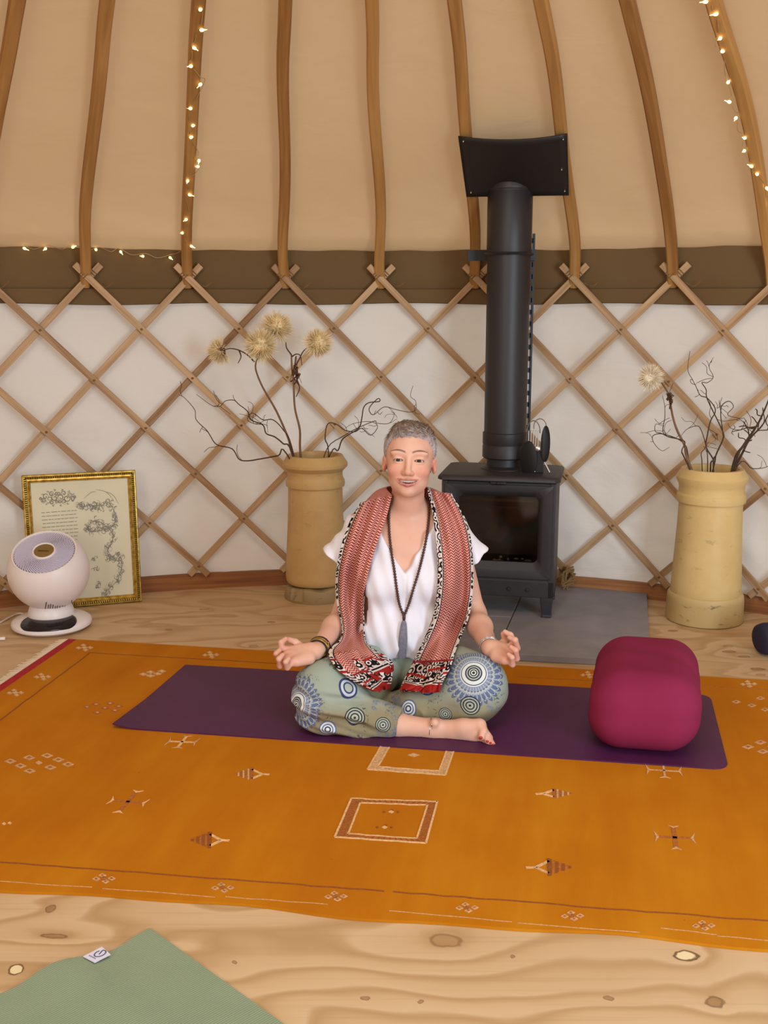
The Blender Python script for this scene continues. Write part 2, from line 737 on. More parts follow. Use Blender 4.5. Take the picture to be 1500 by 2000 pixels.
# ================================================================== setting
# ---- plywood floor
def floor_material():
    t = NT('plywood')
    co = t.coord('Object')
    x, y, z = t.sep(co)
    knots = [  # x, y, rx, ry, kind (0 brown knot, 1 pale boat patch, 2 dark knot)
        (870, 1838, .030, .020, 0), (1340, 1867, .022, .016, 1), (1396, 1957, .016, .015, 2),
        (30, 1893, .014, .015, 1), (105, 1828, .022, .008, 2), (1000, 1868, .004, .006, 2), (820, 1956, .005, .006, 2),
        (1190, 1950, .006, .006, 2), (715, 1950, .009, .005, 2), (100, 1775, .010, .014, 2), (460, 1880, .004, .004, 2),
        (1290, 1262, .022, .011, 2), (1315, 1232, .018, .010, 2), (1425, 1273, .022, .012, 2), (1452, 1282, .020, .011, 2),
        (1480, 1307, .024, .012, 2), (1485, 1318, .018, .009, 0), (1420, 1262, .018, .010, 0), (495, 1262, .016, .014, 0),
        (530, 1215, .012, .010, 2), (400, 1190, .02, .012, 0), (330, 1230, .012, .008, 2), (1310, 1190, .014, .008, 2)]
    # contour field: grain runs along X and bends round the knots
    n = t.noise(t.mapping(co, (0.75, 2.4, 1)), 1.0, 3, 0.5, 0.35)
    n2 = t.noise(t.mapping(co, (0.35, 1.0, 1), (4, 2, 0)), 1.0, 2)
    h = t.math('ADD', t.math('MULTIPLY', n, 1.5), t.math('MULTIPLY', n2, 1.2))
    h = t.math('ADD', h, t.math('MULTIPLY', y, 0.55))
    masks = []
    jit = t.noise(co, 22, 3, .6)
    jit = t.math('MULTIPLY', t.math('SUBTRACT', jit, .5), .030)
    kx = t.math('ADD', x, jit)
    ky = t.math('SUBTRACT', y, t.math('MULTIPLY', jit, .6))
    for (px, py, rx, ry, kind) in knots:
        p = atZ(px, py)
        dx = t.math('MULTIPLY', t.math('SUBTRACT', kx, float(p[0])), 1 / rx)
        dy = t.math('MULTIPLY', t.math('SUBTRACT', ky, float(p[1])), 1 / ry)
        d2 = t.math('ADD', t.math('MULTIPLY', dx, dx), t.math('MULTIPLY', dy, dy))
        if rx > .015:
            h = t.math('ADD', h, t.math('DIVIDE', 0.14, t.math('ADD', 1.0, t.math('MULTIPLY', d2, 0.10))))
        masks.append((d2, kind))
    bands = t.math('FRACT', t.math('MULTIPLY', h, 7.0))
    fine = t.noise(t.mapping(co, (2.0, 70, 1)), 1.0, 3, 0.6)
    big = t.noise(t.mapping(co, (0.8, 1.5, 1)), 1.0, 2)
    col = t.ramp(bands, [(0.0, '#d0b189'), (0.5, '#caa87f'), (0.80, '#b69266'), (0.90, '#be9a70'), (1.0, '#d0b189')])
    col = t.mix(t.math('MULTIPLY', t.smooth(fine, 0.5, 0.75), 0.30), col, '#ac875c')
    col = t.mix(t.math('MULTIPLY', t.smooth(big, 0.45, 0.7), 0.35), col, '#c29d72')
    for d2, kind in masks:
        inside = t.math('SUBTRACT', 1.0, t.smooth(d2, 0.7, 1.3))
        ring = t.math('MULTIPLY', t.math('SUBTRACT', 1.0, t.smooth(d2, 1.15, 1.6)), t.smooth(d2, 0.55, 0.95))
        if kind == 1:
            col = t.mix(inside, col, '#e9d3a4')
            col = t.mix(t.math('MULTIPLY', ring, 0.85), col, '#5a3718')
        elif kind == 0:
            col = t.mix(t.math('MULTIPLY', inside, 0.55), col, '#a47c4c')
            col = t.mix(t.math('MULTIPLY', ring, 0.45), col, '#6b4622')
        else:
            col = t.mix(t.math('MULTIPLY', inside, 0.60), col, '#8a5f34')
            col = t.mix(t.math('MULTIPLY', ring, 0.55), col, '#5a3a1e')
    t.bump(fine, 0.08, 0.001)
    return t.out(col, 0.55, spec=0.35)


mb = MB()
ring = [np.array([YC[0] + 3.35 * math.sin(a), YC[1] + 3.35 * math.cos(a), 0]) for a in np.linspace(0, 2 * math.pi, 73)[:-1]]
mb.prism([p - np.array([0, 0, .05]) for p in ring], (0, 0, .05))
mk('floor', mb, floor_material(), kind='structure', label='pale knotty plywood floor of the yurt', cat='floor', origin=(0, 0, 0))

# ---- canvas wall, valance band, roof canvas
PHI0 = 1.6
PITCH_K = 7.57
ROWS = [1.378, 1.166, .955, .745, .536, .325, .115]


def canvas_mat(name, c1, c2, rough=0.9, bs=26, st=0.25, trans=0.3):
    t = NT(name)
    co = t.coord()
    n = t.noise(co, 1.3, 3)
    col = t.ramp(n, [(0.3, c1), (0.7, c2)])
    w = t.noise(t.mapping(co, (1, 1, 2.2)), bs / 6, 4, 0.55, 0.8)
    f = t.noise(co, 600, 1)
    t.bump(t.math('ADD', w, t.math('MULTIPLY', f, 0.03)), st, 0.012)
    m = t.out(col, rough, spec=0.15)
    tr = t.n('ShaderNodeBsdfTranslucent')
    t.put(tr.inputs[0], col)
    mx = t.n('ShaderNodeMixShader')
    mx.inputs[0].default_value = trans
    t.link(t.b.outputs[0], mx.inputs[1])
    t.link(tr.outputs[0], mx.inputs[2])
    o = [n for n in t.t.nodes if n.type == 'OUTPUT_MATERIAL'][0]
    t.link(mx.outputs[0], o.inputs[0])
    return m


M_WALL = canvas_mat('wall_canvas', '#e1d8cf', '#e9e3dc', st=0.6)
M_ROOF = canvas_mat('roof_canvas', '#dcba90', '#e2c299', st=0.4, trans=0.45)
M_BAND = canvas_mat('band_canvas', '#6a5336', '#735b3d', st=0.2, trans=0.05)

phis = np.linspace(-98, 98, 500)
zs = np.linspace(0.055, 1.50, 60)
PH, ZZ = np.meshgrid(phis, zs)
kk = (PH - PHI0) / PITCH_K
bul = 0.5 - 0.5 * np.cos(2 * np.pi * kk) * np.cos(2 * np.pi * (ZZ - ROWS[0]) / 0.422)
rr = 3.187 + 0.012 * bul + 0.06 * fbm(PH * 0.10, ZZ * 2.2, 3) + 0.055 * fbm(PH * 0.25 + ZZ * 3, ZZ * 5, 9) * np.clip(1.3 - ZZ, 0, 1) * 1.4
rr = np.where(ZZ > 1.23, np.maximum(rr, 3.19), np.maximum(rr, 3.165))
ZB = ZZ + np.where(ZZ < 0.1, 0.03 * fbm(PH * 0.15, ZZ * 0, 5), 0)
ZB = np.clip(ZB, 0.03, 2)
A = np.radians(PH)
G = np.stack([YC[0] + rr * np.sin(A), YC[1] + rr * np.cos(A), ZB], -1)
mk('wall_back', MB().grid(G, flip=True), M_WALL, smooth=180, kind='structure', label='cream canvas wall behind the trellis', cat='wall')

zs = np.array([1.272, 1.274, 1.30, 1.333, 1.3345, 1.345, 1.40, 1.46, 1.498, 1.505])
PH, ZZ = np.meshgrid(phis, zs)
rr = 3.172 + 0.004 * np.sin(PH * 1.3) + 0.012 * fbm(PH * 0.2, ZZ * 6, 21) - 0.006 * (ZZ < 1.3336) + np.array([.004, 0, 0, 0, .006, .002, 0, 0, 0, .004])[:, None] - 0.004 * bul[:10] * 0
A = np.radians(PH)
ZW = ZZ + 0.006 * np.sin(PH * 0.23 + 1) * (ZZ > 1.49) + 0.004 * np.sin(PH * .4) * (ZZ < 1.28)
G = np.stack([YC[0] + rr * np.sin(A), YC[1] + rr * np.cos(A), ZW], -1)
mk('trim_1', MB().grid(G, flip=True), M_BAND, smooth=60, kind='structure', label='brown canvas valance band along the top of the wall', cat='valance', solid=0.003)

# rafter centre-line profile (radius, height)
RP = smooth_path([np.array(p) for p in
                  [(3.165, 1.345), (3.125, 1.43), (3.055, 1.535), (2.94, 1.655), (2.735, 1.81), (2.505, 1.962), (2.29, 2.085), (2.08, 2.193), (1.6, 2.43), (1.1, 2.68), (0.6, 2.92)]], 6)
RP = np.array(RP)
RT = np.gradient(RP, axis=0)
RT /= np.linalg.norm(RT, axis=1)[:, None]
RN = np.stack([RT[:, 1], -RT[:, 0]], 1)      # outward/up normal
if RN[10][1] < 0:
    RN = -RN
sel = RP[:, 1] > 1.50
prof = RP[sel] + RN[sel] * 0.034
prof = np.concatenate([[[3.178, 1.496]], prof])
phr = np.linspace(-98, 98, 470)
PHg, I = np.meshgrid(phr, np.arange(len(prof)))
kk = (PHg - PHI0) / PITCH_K
sag = (0.5 - 0.5 * np.cos(2 * np.pi * kk))
amp = np.clip((prof[I, 1] - 1.5) / 0.1, 0, 1)
w = 0.008 * sag * amp + 0.02 * fbm(PHg * 0.3 + I * 0.2, I * 0.25, 33) * np.clip((1.85 - prof[I, 1]) / 0.3, 0.08, 1) * amp
A = np.radians(PHg)
R_ = prof[I, 0] + w * 0.6
Z_ = prof[I, 1] + w * 0.8
G = np.stack([YC[0] + R_ * np.sin(A), YC[1] + R_ * np.cos(A), Z_], -1)
mk('ceiling', MB().grid(G, flip=True), M_ROOF, smooth=180, kind='structure', label='tan canvas roof of the yurt', cat='roof')

# baseboard ring behind the trellis feet
M_BASE = wood('reddish_board', '#7a4a2c', '#a8703f', rnd=0.0)
frames = []
for p in np.linspace(-98, 98, 120):
    frames.append([cyl(p, 3.16, 0), cyl(p, 3.185, 0), cyl(p, 3.185, .07), cyl(p, 3.16, .07)])
mk('baseboard_back', MB().sweep(frames), M_BASE, kind='structure', label='reddish wooden kerb board at the foot of the canvas wall', cat='board')

# ---- trellis wall: every lath is a part
M_LATH = wood('lath_wood', '#8c6743', '#c3a077', rnd=0.22)
M_CORD = plain('cord', '#7c5a34', 0.9, var=0.2, vscale=60)
KMIN, KMAX = -8, 9
trel = thing('trellis_wall', cyl(0, YR, 0), 'crossed wooden lath trellis lining the canvas wall', 'trellis')


def lath(k, sgn, radius):
    """from crown k downwards, sgn +1 leans to the right"""
    fr = []
    ext_t, ext_b = 0.26, 0.20
    for s in np.linspace(-ext_t, 6 + ext_b, 22):
        ph = PHI0 + PITCH_K * (k + sgn * s / 2)
        z = ROWS[0] + (ROWS[6] - ROWS[0]) * s / 6
        a = math.radians(ph)
        tang = np.array([math.cos(a), -math.sin(a), 0])
        up = np.array([0, 0, 1.0])
        dphi = YR * math.radians(PITCH_K) / 2 * sgn
        T = unit(tang * dphi + up * (ROWS[6] - ROWS[0]) / 6)
        rad = np.array([math.sin(a), math.cos(a), 0])
        S = unit(np.cross(T, rad)) * 0.0140
        c = cyl(ph, radius, z)
        h = rad * 0.0062
        fr.append([c - S - h, c + S - h, c + S + h, c - S + h])
    return MB().sweep(fr)


for k in range(KMIN - 3, KMAX + 4):
    mk('lath', lath(k, 1, YR - 0.020), M_LATH, trel, bevel=0.002)
    mk('lath', lath(k, -1, YR - 0.004), M_LATH, trel, bevel=0.002)
# cord lashings at the crowns
for k in range(KMIN, KMAX + 1):
    ph = PHI0 + PITCH_K * k
    mb = MB()
    for sgn, s0 in ((1, -0.12), (-1, -0.12)):
        for q in range(3):
            s = s0 + q * 0.012 * 3
            phl = ph + PITCH_K * sgn * s / 2
            z = ROWS[0] + (ROWS[6] - ROWS[0]) * s / 6
            rad = YR - (0.020 if sgn > 0 else 0.004)
            a = math.radians(phl)
            tang = np.array([math.cos(a), -math.sin(a), 0])
            T = unit(tang * YR * math.radians(PITCH_K) / 2 * sgn + np.array([0, 0, (ROWS[6] - ROWS[0]) / 6]))
            rd = np.array([math.sin(a), math.cos(a), 0])
            S = unit(np.cross(T, rd))
            c = cyl(phl, rad, z)
            mb.tube([c + S * x * 0.0165 + rd * y * 0.009 for x, y in ((-1, -1), (1, -1), (1, 1), (-1, 1))], 0.0022, 5, closed=True)
    e = cyl(ph + 0.8, YR - 0.012, ROWS[0] - 0.02)
    rr_ = random.random()
    mb.tube(smooth_path([e, e + np.array([.03, -.02, -.012 - .02 * rr_]), e + np.array([.055 + .02 * rr_, -.02, .004])], 4), 0.0018, 5)
    mk('cord_lashing', mb, M_CORD, trel, label='tan cord lashing the crossed lath ends')
mb = MB()
for k in range(KMIN - 3, KMAX + 4):
    for row in range(1, 7):
        ph = PHI0 + PITCH_K * (k + (0.5 if row % 2 else 0))
        if abs(ph) > 75:
            continue
        mb.sphere(cyl(ph, YR - 0.028, ROWS[row]), (.006, .005, .005), 6, 4)
mk('crossing_knot', mb, M_CORD, trel, kind='stuff', label='small cord knots where laths cross')
# frayed wad of cord at a trellis foot beside the stove
mb = MB()
base = cyl(PHI0 + PITCH_K * 2.06, YR - 0.045, 0.085)
for i in range(9):
    q = [base + np.array([random.uniform(-.035, .035), random.uniform(-.02, .0), random.uniform(-.06, .05)]) for _ in range(4)]
    mb.tube(smooth_path(q, 5), 0.004, 6)
mk('knotted_cord', mb, plain('old_rope', '#8b6b3f', 0.95, var=.2), label='frayed brown rope knotted on a trellis foot right of the stove', cat='rope')

# ---- roof poles
M_POLE = wood('pole_wood', '#8d6030', '#b98a4e', along=1.6, across=40, rnd=0.28)
ORD = {-4: 'roof pole at the far left top corner, dark knotty wood', -3: 'second roof pole from the left, plain brown wood',
       -2: 'third roof pole from the left, with the fairy lights wound along it',
       -1: 'fourth roof pole from the left, rising between the lit pole and the flower vase',
       0: 'fifth roof pole from the left, rising straight above the seated woman',
       1: 'roof pole passing behind the left edge of the black flue plate',
       2: 'roof pole passing behind the right edge of the black flue plate',
       3: 'curved plain roof pole right of the flue plate',
       4: 'roof pole at the top right with the hanging fairy lights'}
POLE_A = {-3: -21.37, -2: -13.67, -1: -6.09, 0: 1.58, 1: 9.07, 2: 16.79, 3: 24.11, 4: 31.09}
POLE = {}
for k in range(-4, 5):
    ph = POLE_A.get(k, PHI0 + PITCH_K * k)
    a = math.radians(ph)
    rad = np.array([math.sin(a), math.cos(a), 0])
    tang = np.array([math.cos(a), -math.sin(a), 0])
    fr = []
    wob = random.uniform(-.006, .006)
    for i in range(len(RP)):
        c = cyl(ph, RP[i, 0], RP[i, 1]) + tang * wob * math.sin(i * 0.25 + k)
        nn = rad * RN[i, 0] + np.array([0, 0, RN[i, 1]])
        w2 = 0.0215
        t2 = 0.021
        if i < 4:
            w2 *= 0.85 + 0.05 * i
        ch = 0.006
        fr.append([c + tang * x + nn * y for x, y in
                   ((-w2, -t2 + ch), (-w2 + ch, -t2), (w2 - ch, -t2), (w2, -t2 + ch), (w2, t2 - ch), (w2 - ch, t2), (-w2 + ch, t2), (-w2, t2 - ch))])
    lab = ORD.get(k, 'roof pole beyond the %s edge of the picture' % ('left' if k < 0 else 'right'))
    POLE[k] = mk('roof_pole', MB().sweep(fr), M_POLE, smooth=40, label=lab, cat='pole', group='bent roof poles')


def roof_hit(px, py, off):
    """point on the inner roof surface, off metres inside the pole centre line"""
    d = ray(px, py)
    prof2 = RP - RN * off
    zq, rq = prof2[:, 1], prof2[:, 0]
    t = 3.2
    last = None
    while t < 6:
        P = CAMP + d * t
        r = math.hypot(P[0] - YC[0], P[1] - YC[1])
        rr0 = np.interp(P[2], zq, rq)
        if r > rr0:
            break
        t += 0.004
    return CAMP + d * t


# ---- fairy lights
t_ = NT('bulb_glow')
M_BULB = t_.out('#ffe9a8', 0.4, Emission_Color=lin('#ffdf8a'), Emission_Strength=4.0)
M_WIRE = plain('clear_wire', '#a98a55', 0.4)


def fairy(name, pts, label, off=0.03):
    P = [roof_hit(x, y, off) if y < 484 else cyl(math.degrees(math.atan2(atY(x, y, 4.6)[0] - YC[0], atY(x, y, 4.6)[1] - YC[1])), 3.145, atY(x, y, 4.62)[2])
         for x, y in pts]
    th = thing(name, P[0], label, 'fairy lights', 'fairy lights')
    wire = []
    for i, p in enumerate(P):
        wire.append(p + np.array([random.uniform(-.012, .012), 0.008, .012]))
        if i < len(P) - 1:
            m = (p + P[i + 1]) / 2
            wire.append(m + np.array([random.uniform(-.014, .014), 0.012, -.004]))
    mk('wire', MB().tube(smooth_path(wire, 4), 0.0013, 5), M_WIRE, th)
    for i, p in enumerate(P):
        dirn = unit(np.array([random.uniform(-1, 1), -.8, random.uniform(-.6, .6)]))
        q = p - dirn * 0.0
        mb = MB().lathe([(0.0005, -.002), (.0045, .001), (.0058, .005), (.0045, .011), (.0018, .016), (.0012, .026), (.0004, .027)], q, 8, axis=-dirn)
        mk('bulb', mb, M_BULB, th, smooth=60)
    return th


fairy('fairy_light_string', [(390, 20), (391, 59), (377, 92), (375, 129), (393, 163), (374, 212), (375, 246), (371, 269), (389, 312), (388, 325), (367, 352), (368, 380), (365, 428), (357, 455), (372, 480), (334, 501), (283, 500), (236, 490), (188, 489), (138, 485), (85, 487), (37, 487)],
      'lit fairy lights running down the third pole and along the valance to the left')
fairy('fairy_light_string', [(1382, 3), (1402, 27), (1408, 74), (1409, 100), (1421, 162), (1427, 200), (1438, 229), (1456, 270), (1455, 294), (1470, 326), (1480, 341), (1497, 366), (1510, 400)],
      'lit fairy lights hanging along the pole in the top right corner')

# ---- slate hearth
M_SLATE = NT('slate')
_n = M_SLATE.noise(M_SLATE.coord(), 9, 5, 0.6)
_c = M_SLATE.ramp(_n, [(0.3, '#7f7b80'), (0.7, '#918c90')])
M_SLATE.bump(_n, 0.1, 0.003)
M_SLATE = M_SLATE.out(_c, 0.62, spec=0.35)
HZ = 0.028
hbr = atZ(1263, 1146, HZ)
hfr = atZ(1269, 1290, HZ)
hfl = atZ(700, 1262, HZ)
hbl = hbr + (hfl - hfr) * 0.97
hearth = thing('slate_hearth', [(hbr[0] + hbl[0]) / 2, (hfr[1] + hbr[1]) / 2, 0], 'grey slate hearth slab under the wood stove', 'hearth')


def hq(u, v):
    return hbl * (1 - u) * (1 - v) + hbr * u * (1 - v) + hfl * (1 - u) * v + hfr * u * v


for (u0, u1, v0, v1) in ((0, .48, 0, .545), (0, .48, .55, 1), (.483, 1, 0, 1)):
    q = [hq(u0, v0), hq(u0, v1), hq(u1, v1), hq(u1, v0)]
    mk('slab', MB().prism([p - np.array([0, 0, HZ - 0.0005]) for p in q], (0, 0, HZ - 0.0005)), M_SLATE, hearth, bevel=0.003)

# ---- wood stove
M_IRON = plain('stove_black', '#332e30', 0.5, 0.0, 0.4, var=0.08, vscale=30, bump=0.05, bscale=300)
M_IRON2 = plain('flue_black', '#2a2526', 0.46, 0.0, 0.45, bump=0.03, bscale=400)
M_DARK = plain('soot', '#151112', 0.8)
SW, SD, SZ0, SZT = 0.455, 0.33, 0.145, 0.602 - HZ
yaw = -math.radians(10)
fr_corner = np.array([0.689, 4.14])
fl_corner = np.array([0.2107, 4.239])
ax = unit(np.append(fr_corner - fl_corner, 0))
dp = np.array([-ax[1], ax[0], 0])
cen = np.append((fr_corner + fl_corner) / 2, 0) + dp * 0.19
stove = thing('wood_stove', [cen[0], cen[1], HZ], 'black cast-iron wood-burning stove with glass door on the slate hearth', 'stove', rotz=math.atan2(ax[1], ax[0]))
hw, hd = SW / 2, SD / 2
# body (open box so that the fire chamber is really hollow)
mb = MB()
mb.box((-hw + .012, 0, (SZ0 + SZT) / 2 - .012), (.024, SD, SZT - SZ0 - .024))
mb.box((hw - .012, 0, (SZ0 + SZT) / 2 - .012), (.024, SD, SZT - SZ0 - .024))
mb.box((0, hd - .012, (SZ0 + SZT) / 2 - .012), (SW - .048, .024, SZT - SZ0 - .024))
mb.box((0, 0, SZ0 + .02), (SW - .048, SD - .002, .04))
mb.box((0, 0, SZT - .04), (SW - .048, SD - .002, .03))
mk('body', mb, M_IRON, stove, local=True, bevel=.003)
mb = MB()
mb.box((0, hd - .05, (SZ0 + SZT) / 2), (SW - .07, .03, SZT - SZ0 - .1))
mb.box((-hw + .045, 0, (SZ0 + SZT) / 2), (.03, SD - .06, SZT - SZ0 - .1))
mb.box((hw - .045, 0, (SZ0 + SZT) / 2), (.03, SD - .06, SZT - SZ0 - .1))
mb.box((0, -.02, SZ0 + .36), (SW - .1, SD - .12, .012), np.array([[1, 0, 0], [0, .94, -.34], [0, .34, .94]]))
mk('firebrick_lining', mb, plain('firebrick', '#6f6055', 0.95, var=.35, vscale=14), stove, local=True)
mb = MB()
for i in range(60):
    p = np.array([random.gauss(0.02, .06), random.gauss(-.06, .035), SZ0 + .045 + abs(random.gauss(0, .008))])
    mb.sphere(p, (random.uniform(.005, .016), random.uniform(.005, .012), random.uniform(.003, .01)), 6, 4)
mk('ash', mb, plain('ash', '#ded8d2', 0.95, var=.35, vscale=40), stove, local=True, kind='stuff', smooth=60, label='pale ash and embers in the firebox')
# top plate
mb = MB()
tw, td = 0.487 / 2, 0.365 / 2
rngs = []
for (e, z) in ((-.006, SZT - .022), (0, SZT - .018), (0, SZT - .008), (-.006, SZT), (-.012, SZT + .0015)):
    a_, b_ = tw + e, td + e
    c_ = .02
    rngs.append([np.array([x, y, z]) for x, y in ((-a_ + c_, -b_), (a_ - c_, -b_), (a_, -b_ + c_), (a_, b_ - c_), (a_ - c_, b_), (-a_ + c_, b_), (-a_, b_ - c_), (-a_, -b_ + c_))])
mb.sweep(rngs)
mk('top_plate', mb, M_IRON, stove, local=True, smooth=40)
# door: frame ring with a rounded opening
DZ0, DZ1 = SZ0 + .012, SZT - .032
DW = 0.436 / 2
cx, cz = 0, (DZ0 + DZ1) / 2
dh = (DZ1 - DZ0) / 2


def rrect(w, h, r, n=6, y=0.0, z=0.0):
    out = []
    for (sx, sz, a0) in ((1, 1, 0), (-1, 1, 90), (-1, -1, 180), (1, -1, 270)):
        for i in range(n + 1):
            a = math.radians(a0 + 90 * i / n)
            out.append(np.array([sx * (w - r) + r * math.cos(a), y, z + sz * (h - r) + r * math.sin(a)]))
    return out


yf = -hd - .004
rngs = [rrect(DW, dh, .006, 6, yf + .028, cz), rrect(DW, dh, .006, 6, yf + .004, cz), rrect(DW - .004, dh - .004, .008, 6, yf, cz),
        rrect(DW - .038, dh - .030, .030, 6, yf, cz + .004), rrect(DW - .044, dh - .036, .028, 6, yf + .004, cz + .004),
        rrect(DW - .058, dh - .058, .022, 6, yf + .020, cz + .008), rrect(DW - .060, dh - .060, .02, 6, yf + .028, cz + .008)]
door = mk('door', MB().sweep(rngs, cap=False), M_IRON, stove, local=True, smooth=35)
tg = NT('stove_glass')
_tr = tg.n('ShaderNodeBsdfTransparent')
_tr.inputs[0].default_value = (.62, .56, .52, 1)
_gl = tg.n('ShaderNodeBsdfGlossy')
_gl.inputs['Roughness'].default_value = .08
_mx = tg.n('ShaderNodeMixShader')
_mx.inputs[0].default_value = .07
tg.link(_tr.outputs[0], _mx.inputs[1])
tg.link(_gl.outputs[0], _mx.inputs[2])
tg.link(_mx.outputs[0], [n for n in tg.t.nodes if n.type == 'OUTPUT_MATERIAL'][0].inputs[0])
M_SGLASS = tg.m
mk('glass_pane', MB().box((0, yf + .024, cz + .008), ((DW - .056) * 2, .004, (dh - .054) * 2)), M_SGLASS, door, local=True, label='smoked glass pane of the stove door')
mk('air_bar', MB().box((0, yf + .045, cz + dh - .10), ((DW - .06) * 2, .008, .006)), plain('steel_bar', '#5f544c', 0.5, .4), door, local=True)
mk('door_latch', MB().box((0, yf - .002, DZ1 + .006), (.06, .012, .008)).sphere((0, yf - .012, DZ1 + .006), .006, 8, 6), M_IRON2, stove, local=True, bevel=.002)
for zc in (cz + dh - .05, cz - dh + .06):
    mk('hinge', MB().lathe([(.0001, -.02), (.006, -.02), (.006, .02), (.0001, .02)], (DW + .004, yf + .012, zc), 10), M_IRON2, stove, local=True, smooth=40)
# lower skirt and legs
mb = MB()
mb.box((0, -hd + .012, SZ0 - .028), (SW, .024, .07))
mb.box((-hw + .012, .0, SZ0 - .028), (.024, SD, .07))
mb.box((hw - .012, .0, SZ0 - .028), (.024, SD, .07))
mk('ash_skirt', mb, M_IRON, stove, local=True, bevel=.004)
for x in (-.07, .05, .125):
    mk('skirt_screw', MB().lathe([(.0001, -.006), (.007, -.005), (.008, 0), (.0001, .001)], (x, -hd - .001, SZ0 - .03), 10, axis=(0, 1, 0)), M_IRON2, stove, local=True, smooth=60)
for sx in (-1, 1):
    for sy in (-1, 1):
        mb = MB()
        x, y = sx * (hw - .026), sy * (hd - .026)
        rn = []
        for (e, z, ox) in ((.026, SZ0 - .03, 0), (.025, .07, 0), (.019, .012, sx * .001), (.022, 0.0005, sx * .001)):
            rn.append([np.array([x + ox + a * e, y + b * e, z]) for a, b in ((-1, -1), (1, -1), (1, 1), (-1, 1))])
        mb.sweep(rn[::-1])
        mk('leg', mb, M_IRON, stove, local=True, bevel=.004)

# ---- flue pipe
PX, PY = 0.500, 4.42
flue = thing('flue_pipe', [PX, PY, HZ + SZT], 'tall black round flue pipe rising from the stove to the roof', 'flue pipe')
zt = HZ + SZT
mk('spigot', MB().lathe([(.0995, zt + .0018), (.099, zt + .004), (.074, zt + .014), (.074, zt + .085), (.05, zt + .085)], (PX, PY, 0), 40), M_IRON2, flue, smooth=40)
mk('lower_collar', MB().lathe([(.06, zt + .05), (.086, zt + .045), (.092, zt + .05), (.092, zt + .095), (.0905, zt + .098), (.0905, zt + .104), (.092, zt + .107), (.092, zt + .15), (.088, zt + .153), (.06, zt + .153)], (PX, PY, 0), 48), M_IRON2, flue, smooth=40)
mk('lower_pipe', MB().lathe([(.0865, zt + .12), (.0865, 1.52), (.06, 1.52)], (PX, PY, 0), 48), M_IRON2, flue, smooth=40)
mk('upper_pipe', MB().lathe([(.06, 1.47), (.0885, 1.47), (.0895, 1.475), (.0895, 1.705), (.0875, 1.708), (.0875, 1.713), (.0905, 1.716), (.0905, 1.742), (.0885, 1.745), (.0885, 1.749), (.0905, 1.752), (.0885, 1.80), (.086, 1.86), (.083, 2.14), (.06, 2.14)], (PX, PY, 0), 48), M_IRON2, flue, smooth=40)

# ---- flue plate screwed to the poles below the roof
M_PLATE = plain('plate_black', '#1f1a18', 0.5, spec=0.35)
cor = [roof_hit(x, y, .040) for x, y in ((895, 266), (1108, 261), (1111, 381), (911, 384))]
N_, M_ = 14, 10
G = np.zeros((M_, N_, 3))
for j in range(M_):
    v = j / (M_ - 1)
    for i in range(N_):
        u = i / (N_ - 1)
        p = (cor[0] * (1 - u) + cor[1] * u) * (1 - v) + (cor[3] * (1 - u) + cor[2] * u) * v
        p = p + np.array([0, -.01, -.018]) * (4 * u * (1 - u)) * (1 - v)
        G[j, i] = p
plate = thing('flue_plate', G.mean((0, 1)), 'black metal roof plate around the top of the flue pipe', 'metal plate')
mk('sheet', MB().grid(G), M_PLATE, plate, smooth=180, solid=.004)
M_SCREW = plain('screw_steel', '#b9b4ac', 0.3, 0.9)
pn = unit(np.cross(cor[1] - cor[0], cor[3] - cor[0]))
if pn[1] > 0:
    pn = -pn
for (x, y) in ((1100, 271), (1097, 330), (1103, 372), (905, 275), (920, 375), (977, 308)):
    P0 = atY(x, y, 4.2)
    d = ray(x, y)
    t = ((cor[0] + np.array([0, -.004, -.006]) - CAMP) @ pn) / (d @ pn)
    mk('screw', MB().lathe([(.0001, .007), (.0026, .0062), (.0032, .004), (.003, -.003)], CAMP + d * t, 8, axis=pn), M_SCREW, plate, smooth=60)

# ---- slotted steel strut behind the pipe and its clamp
M_STRUT = plain('strut_black', '#1d1a1a', 0.5, .2)
strut = thing('slotted_strut', [0.618, 4.56, 0], 'black slotted steel strut standing behind the right side of the flue pipe', 'steel strut')
sx_, sy_ = 0.598, 4.545
z0, z1 = HZ + .001, 1.555
mb = MB()
# two side rails and rungs between the slots: real holes
for dx in (-.0165, .0165):
    mb.box((sx_ + dx, sy_, (z0 + z1) / 2), (.011, .004, z1 - z0))
mb.box((sx_ + .0205, sy_ + .012, (z0 + z1) / 2), (.004, .026, z1 - z0))
z = z0
while z < z1:
    mb.box((sx_, sy_, min(z + .01, z1 - .01)), (.030, .004, .020))
    z += .048
mk('channel', mb, M_STRUT, strut, bevel=0)
mb = MB()
mb.tube([np.array([PX + .0935 * math.cos(a), PY + .0935 * math.sin(a), 1.468 + dz]) for a in np.linspace(0, 2 * math.pi, 41)[:-1] for dz in (0,)], .006, 6, closed=True)
mb.box((sx_ - .004, 4.515, 1.468), (.05, .05, .044))
mb.box((PX - .02, 4.545, 1.468), (.27, .012, .044))
mk('clamp_bracket', mb, M_STRUT, strut, smooth=40)

# ---- heat-powered stove fan
fan2 = thing('stove_fan', [0.62, 4.30, zt + .0015], 'small black heat-powered fan with silver fins on the stove top', 'stove fan', rotz=math.radians(-10))
M_ANO = plain('anodised_black', '#1c1a1a', 0.45, .3)
M_ALU = plain('aluminium', '#c4bcb2', 0.3, .9)
mk('base_block', MB().box((.0, .0, .045), (.05, .022, .09)), M_ANO, fan2, local=True, bevel=.002)
# rounded body plates seen edge-on and the blade disc
mb = MB()


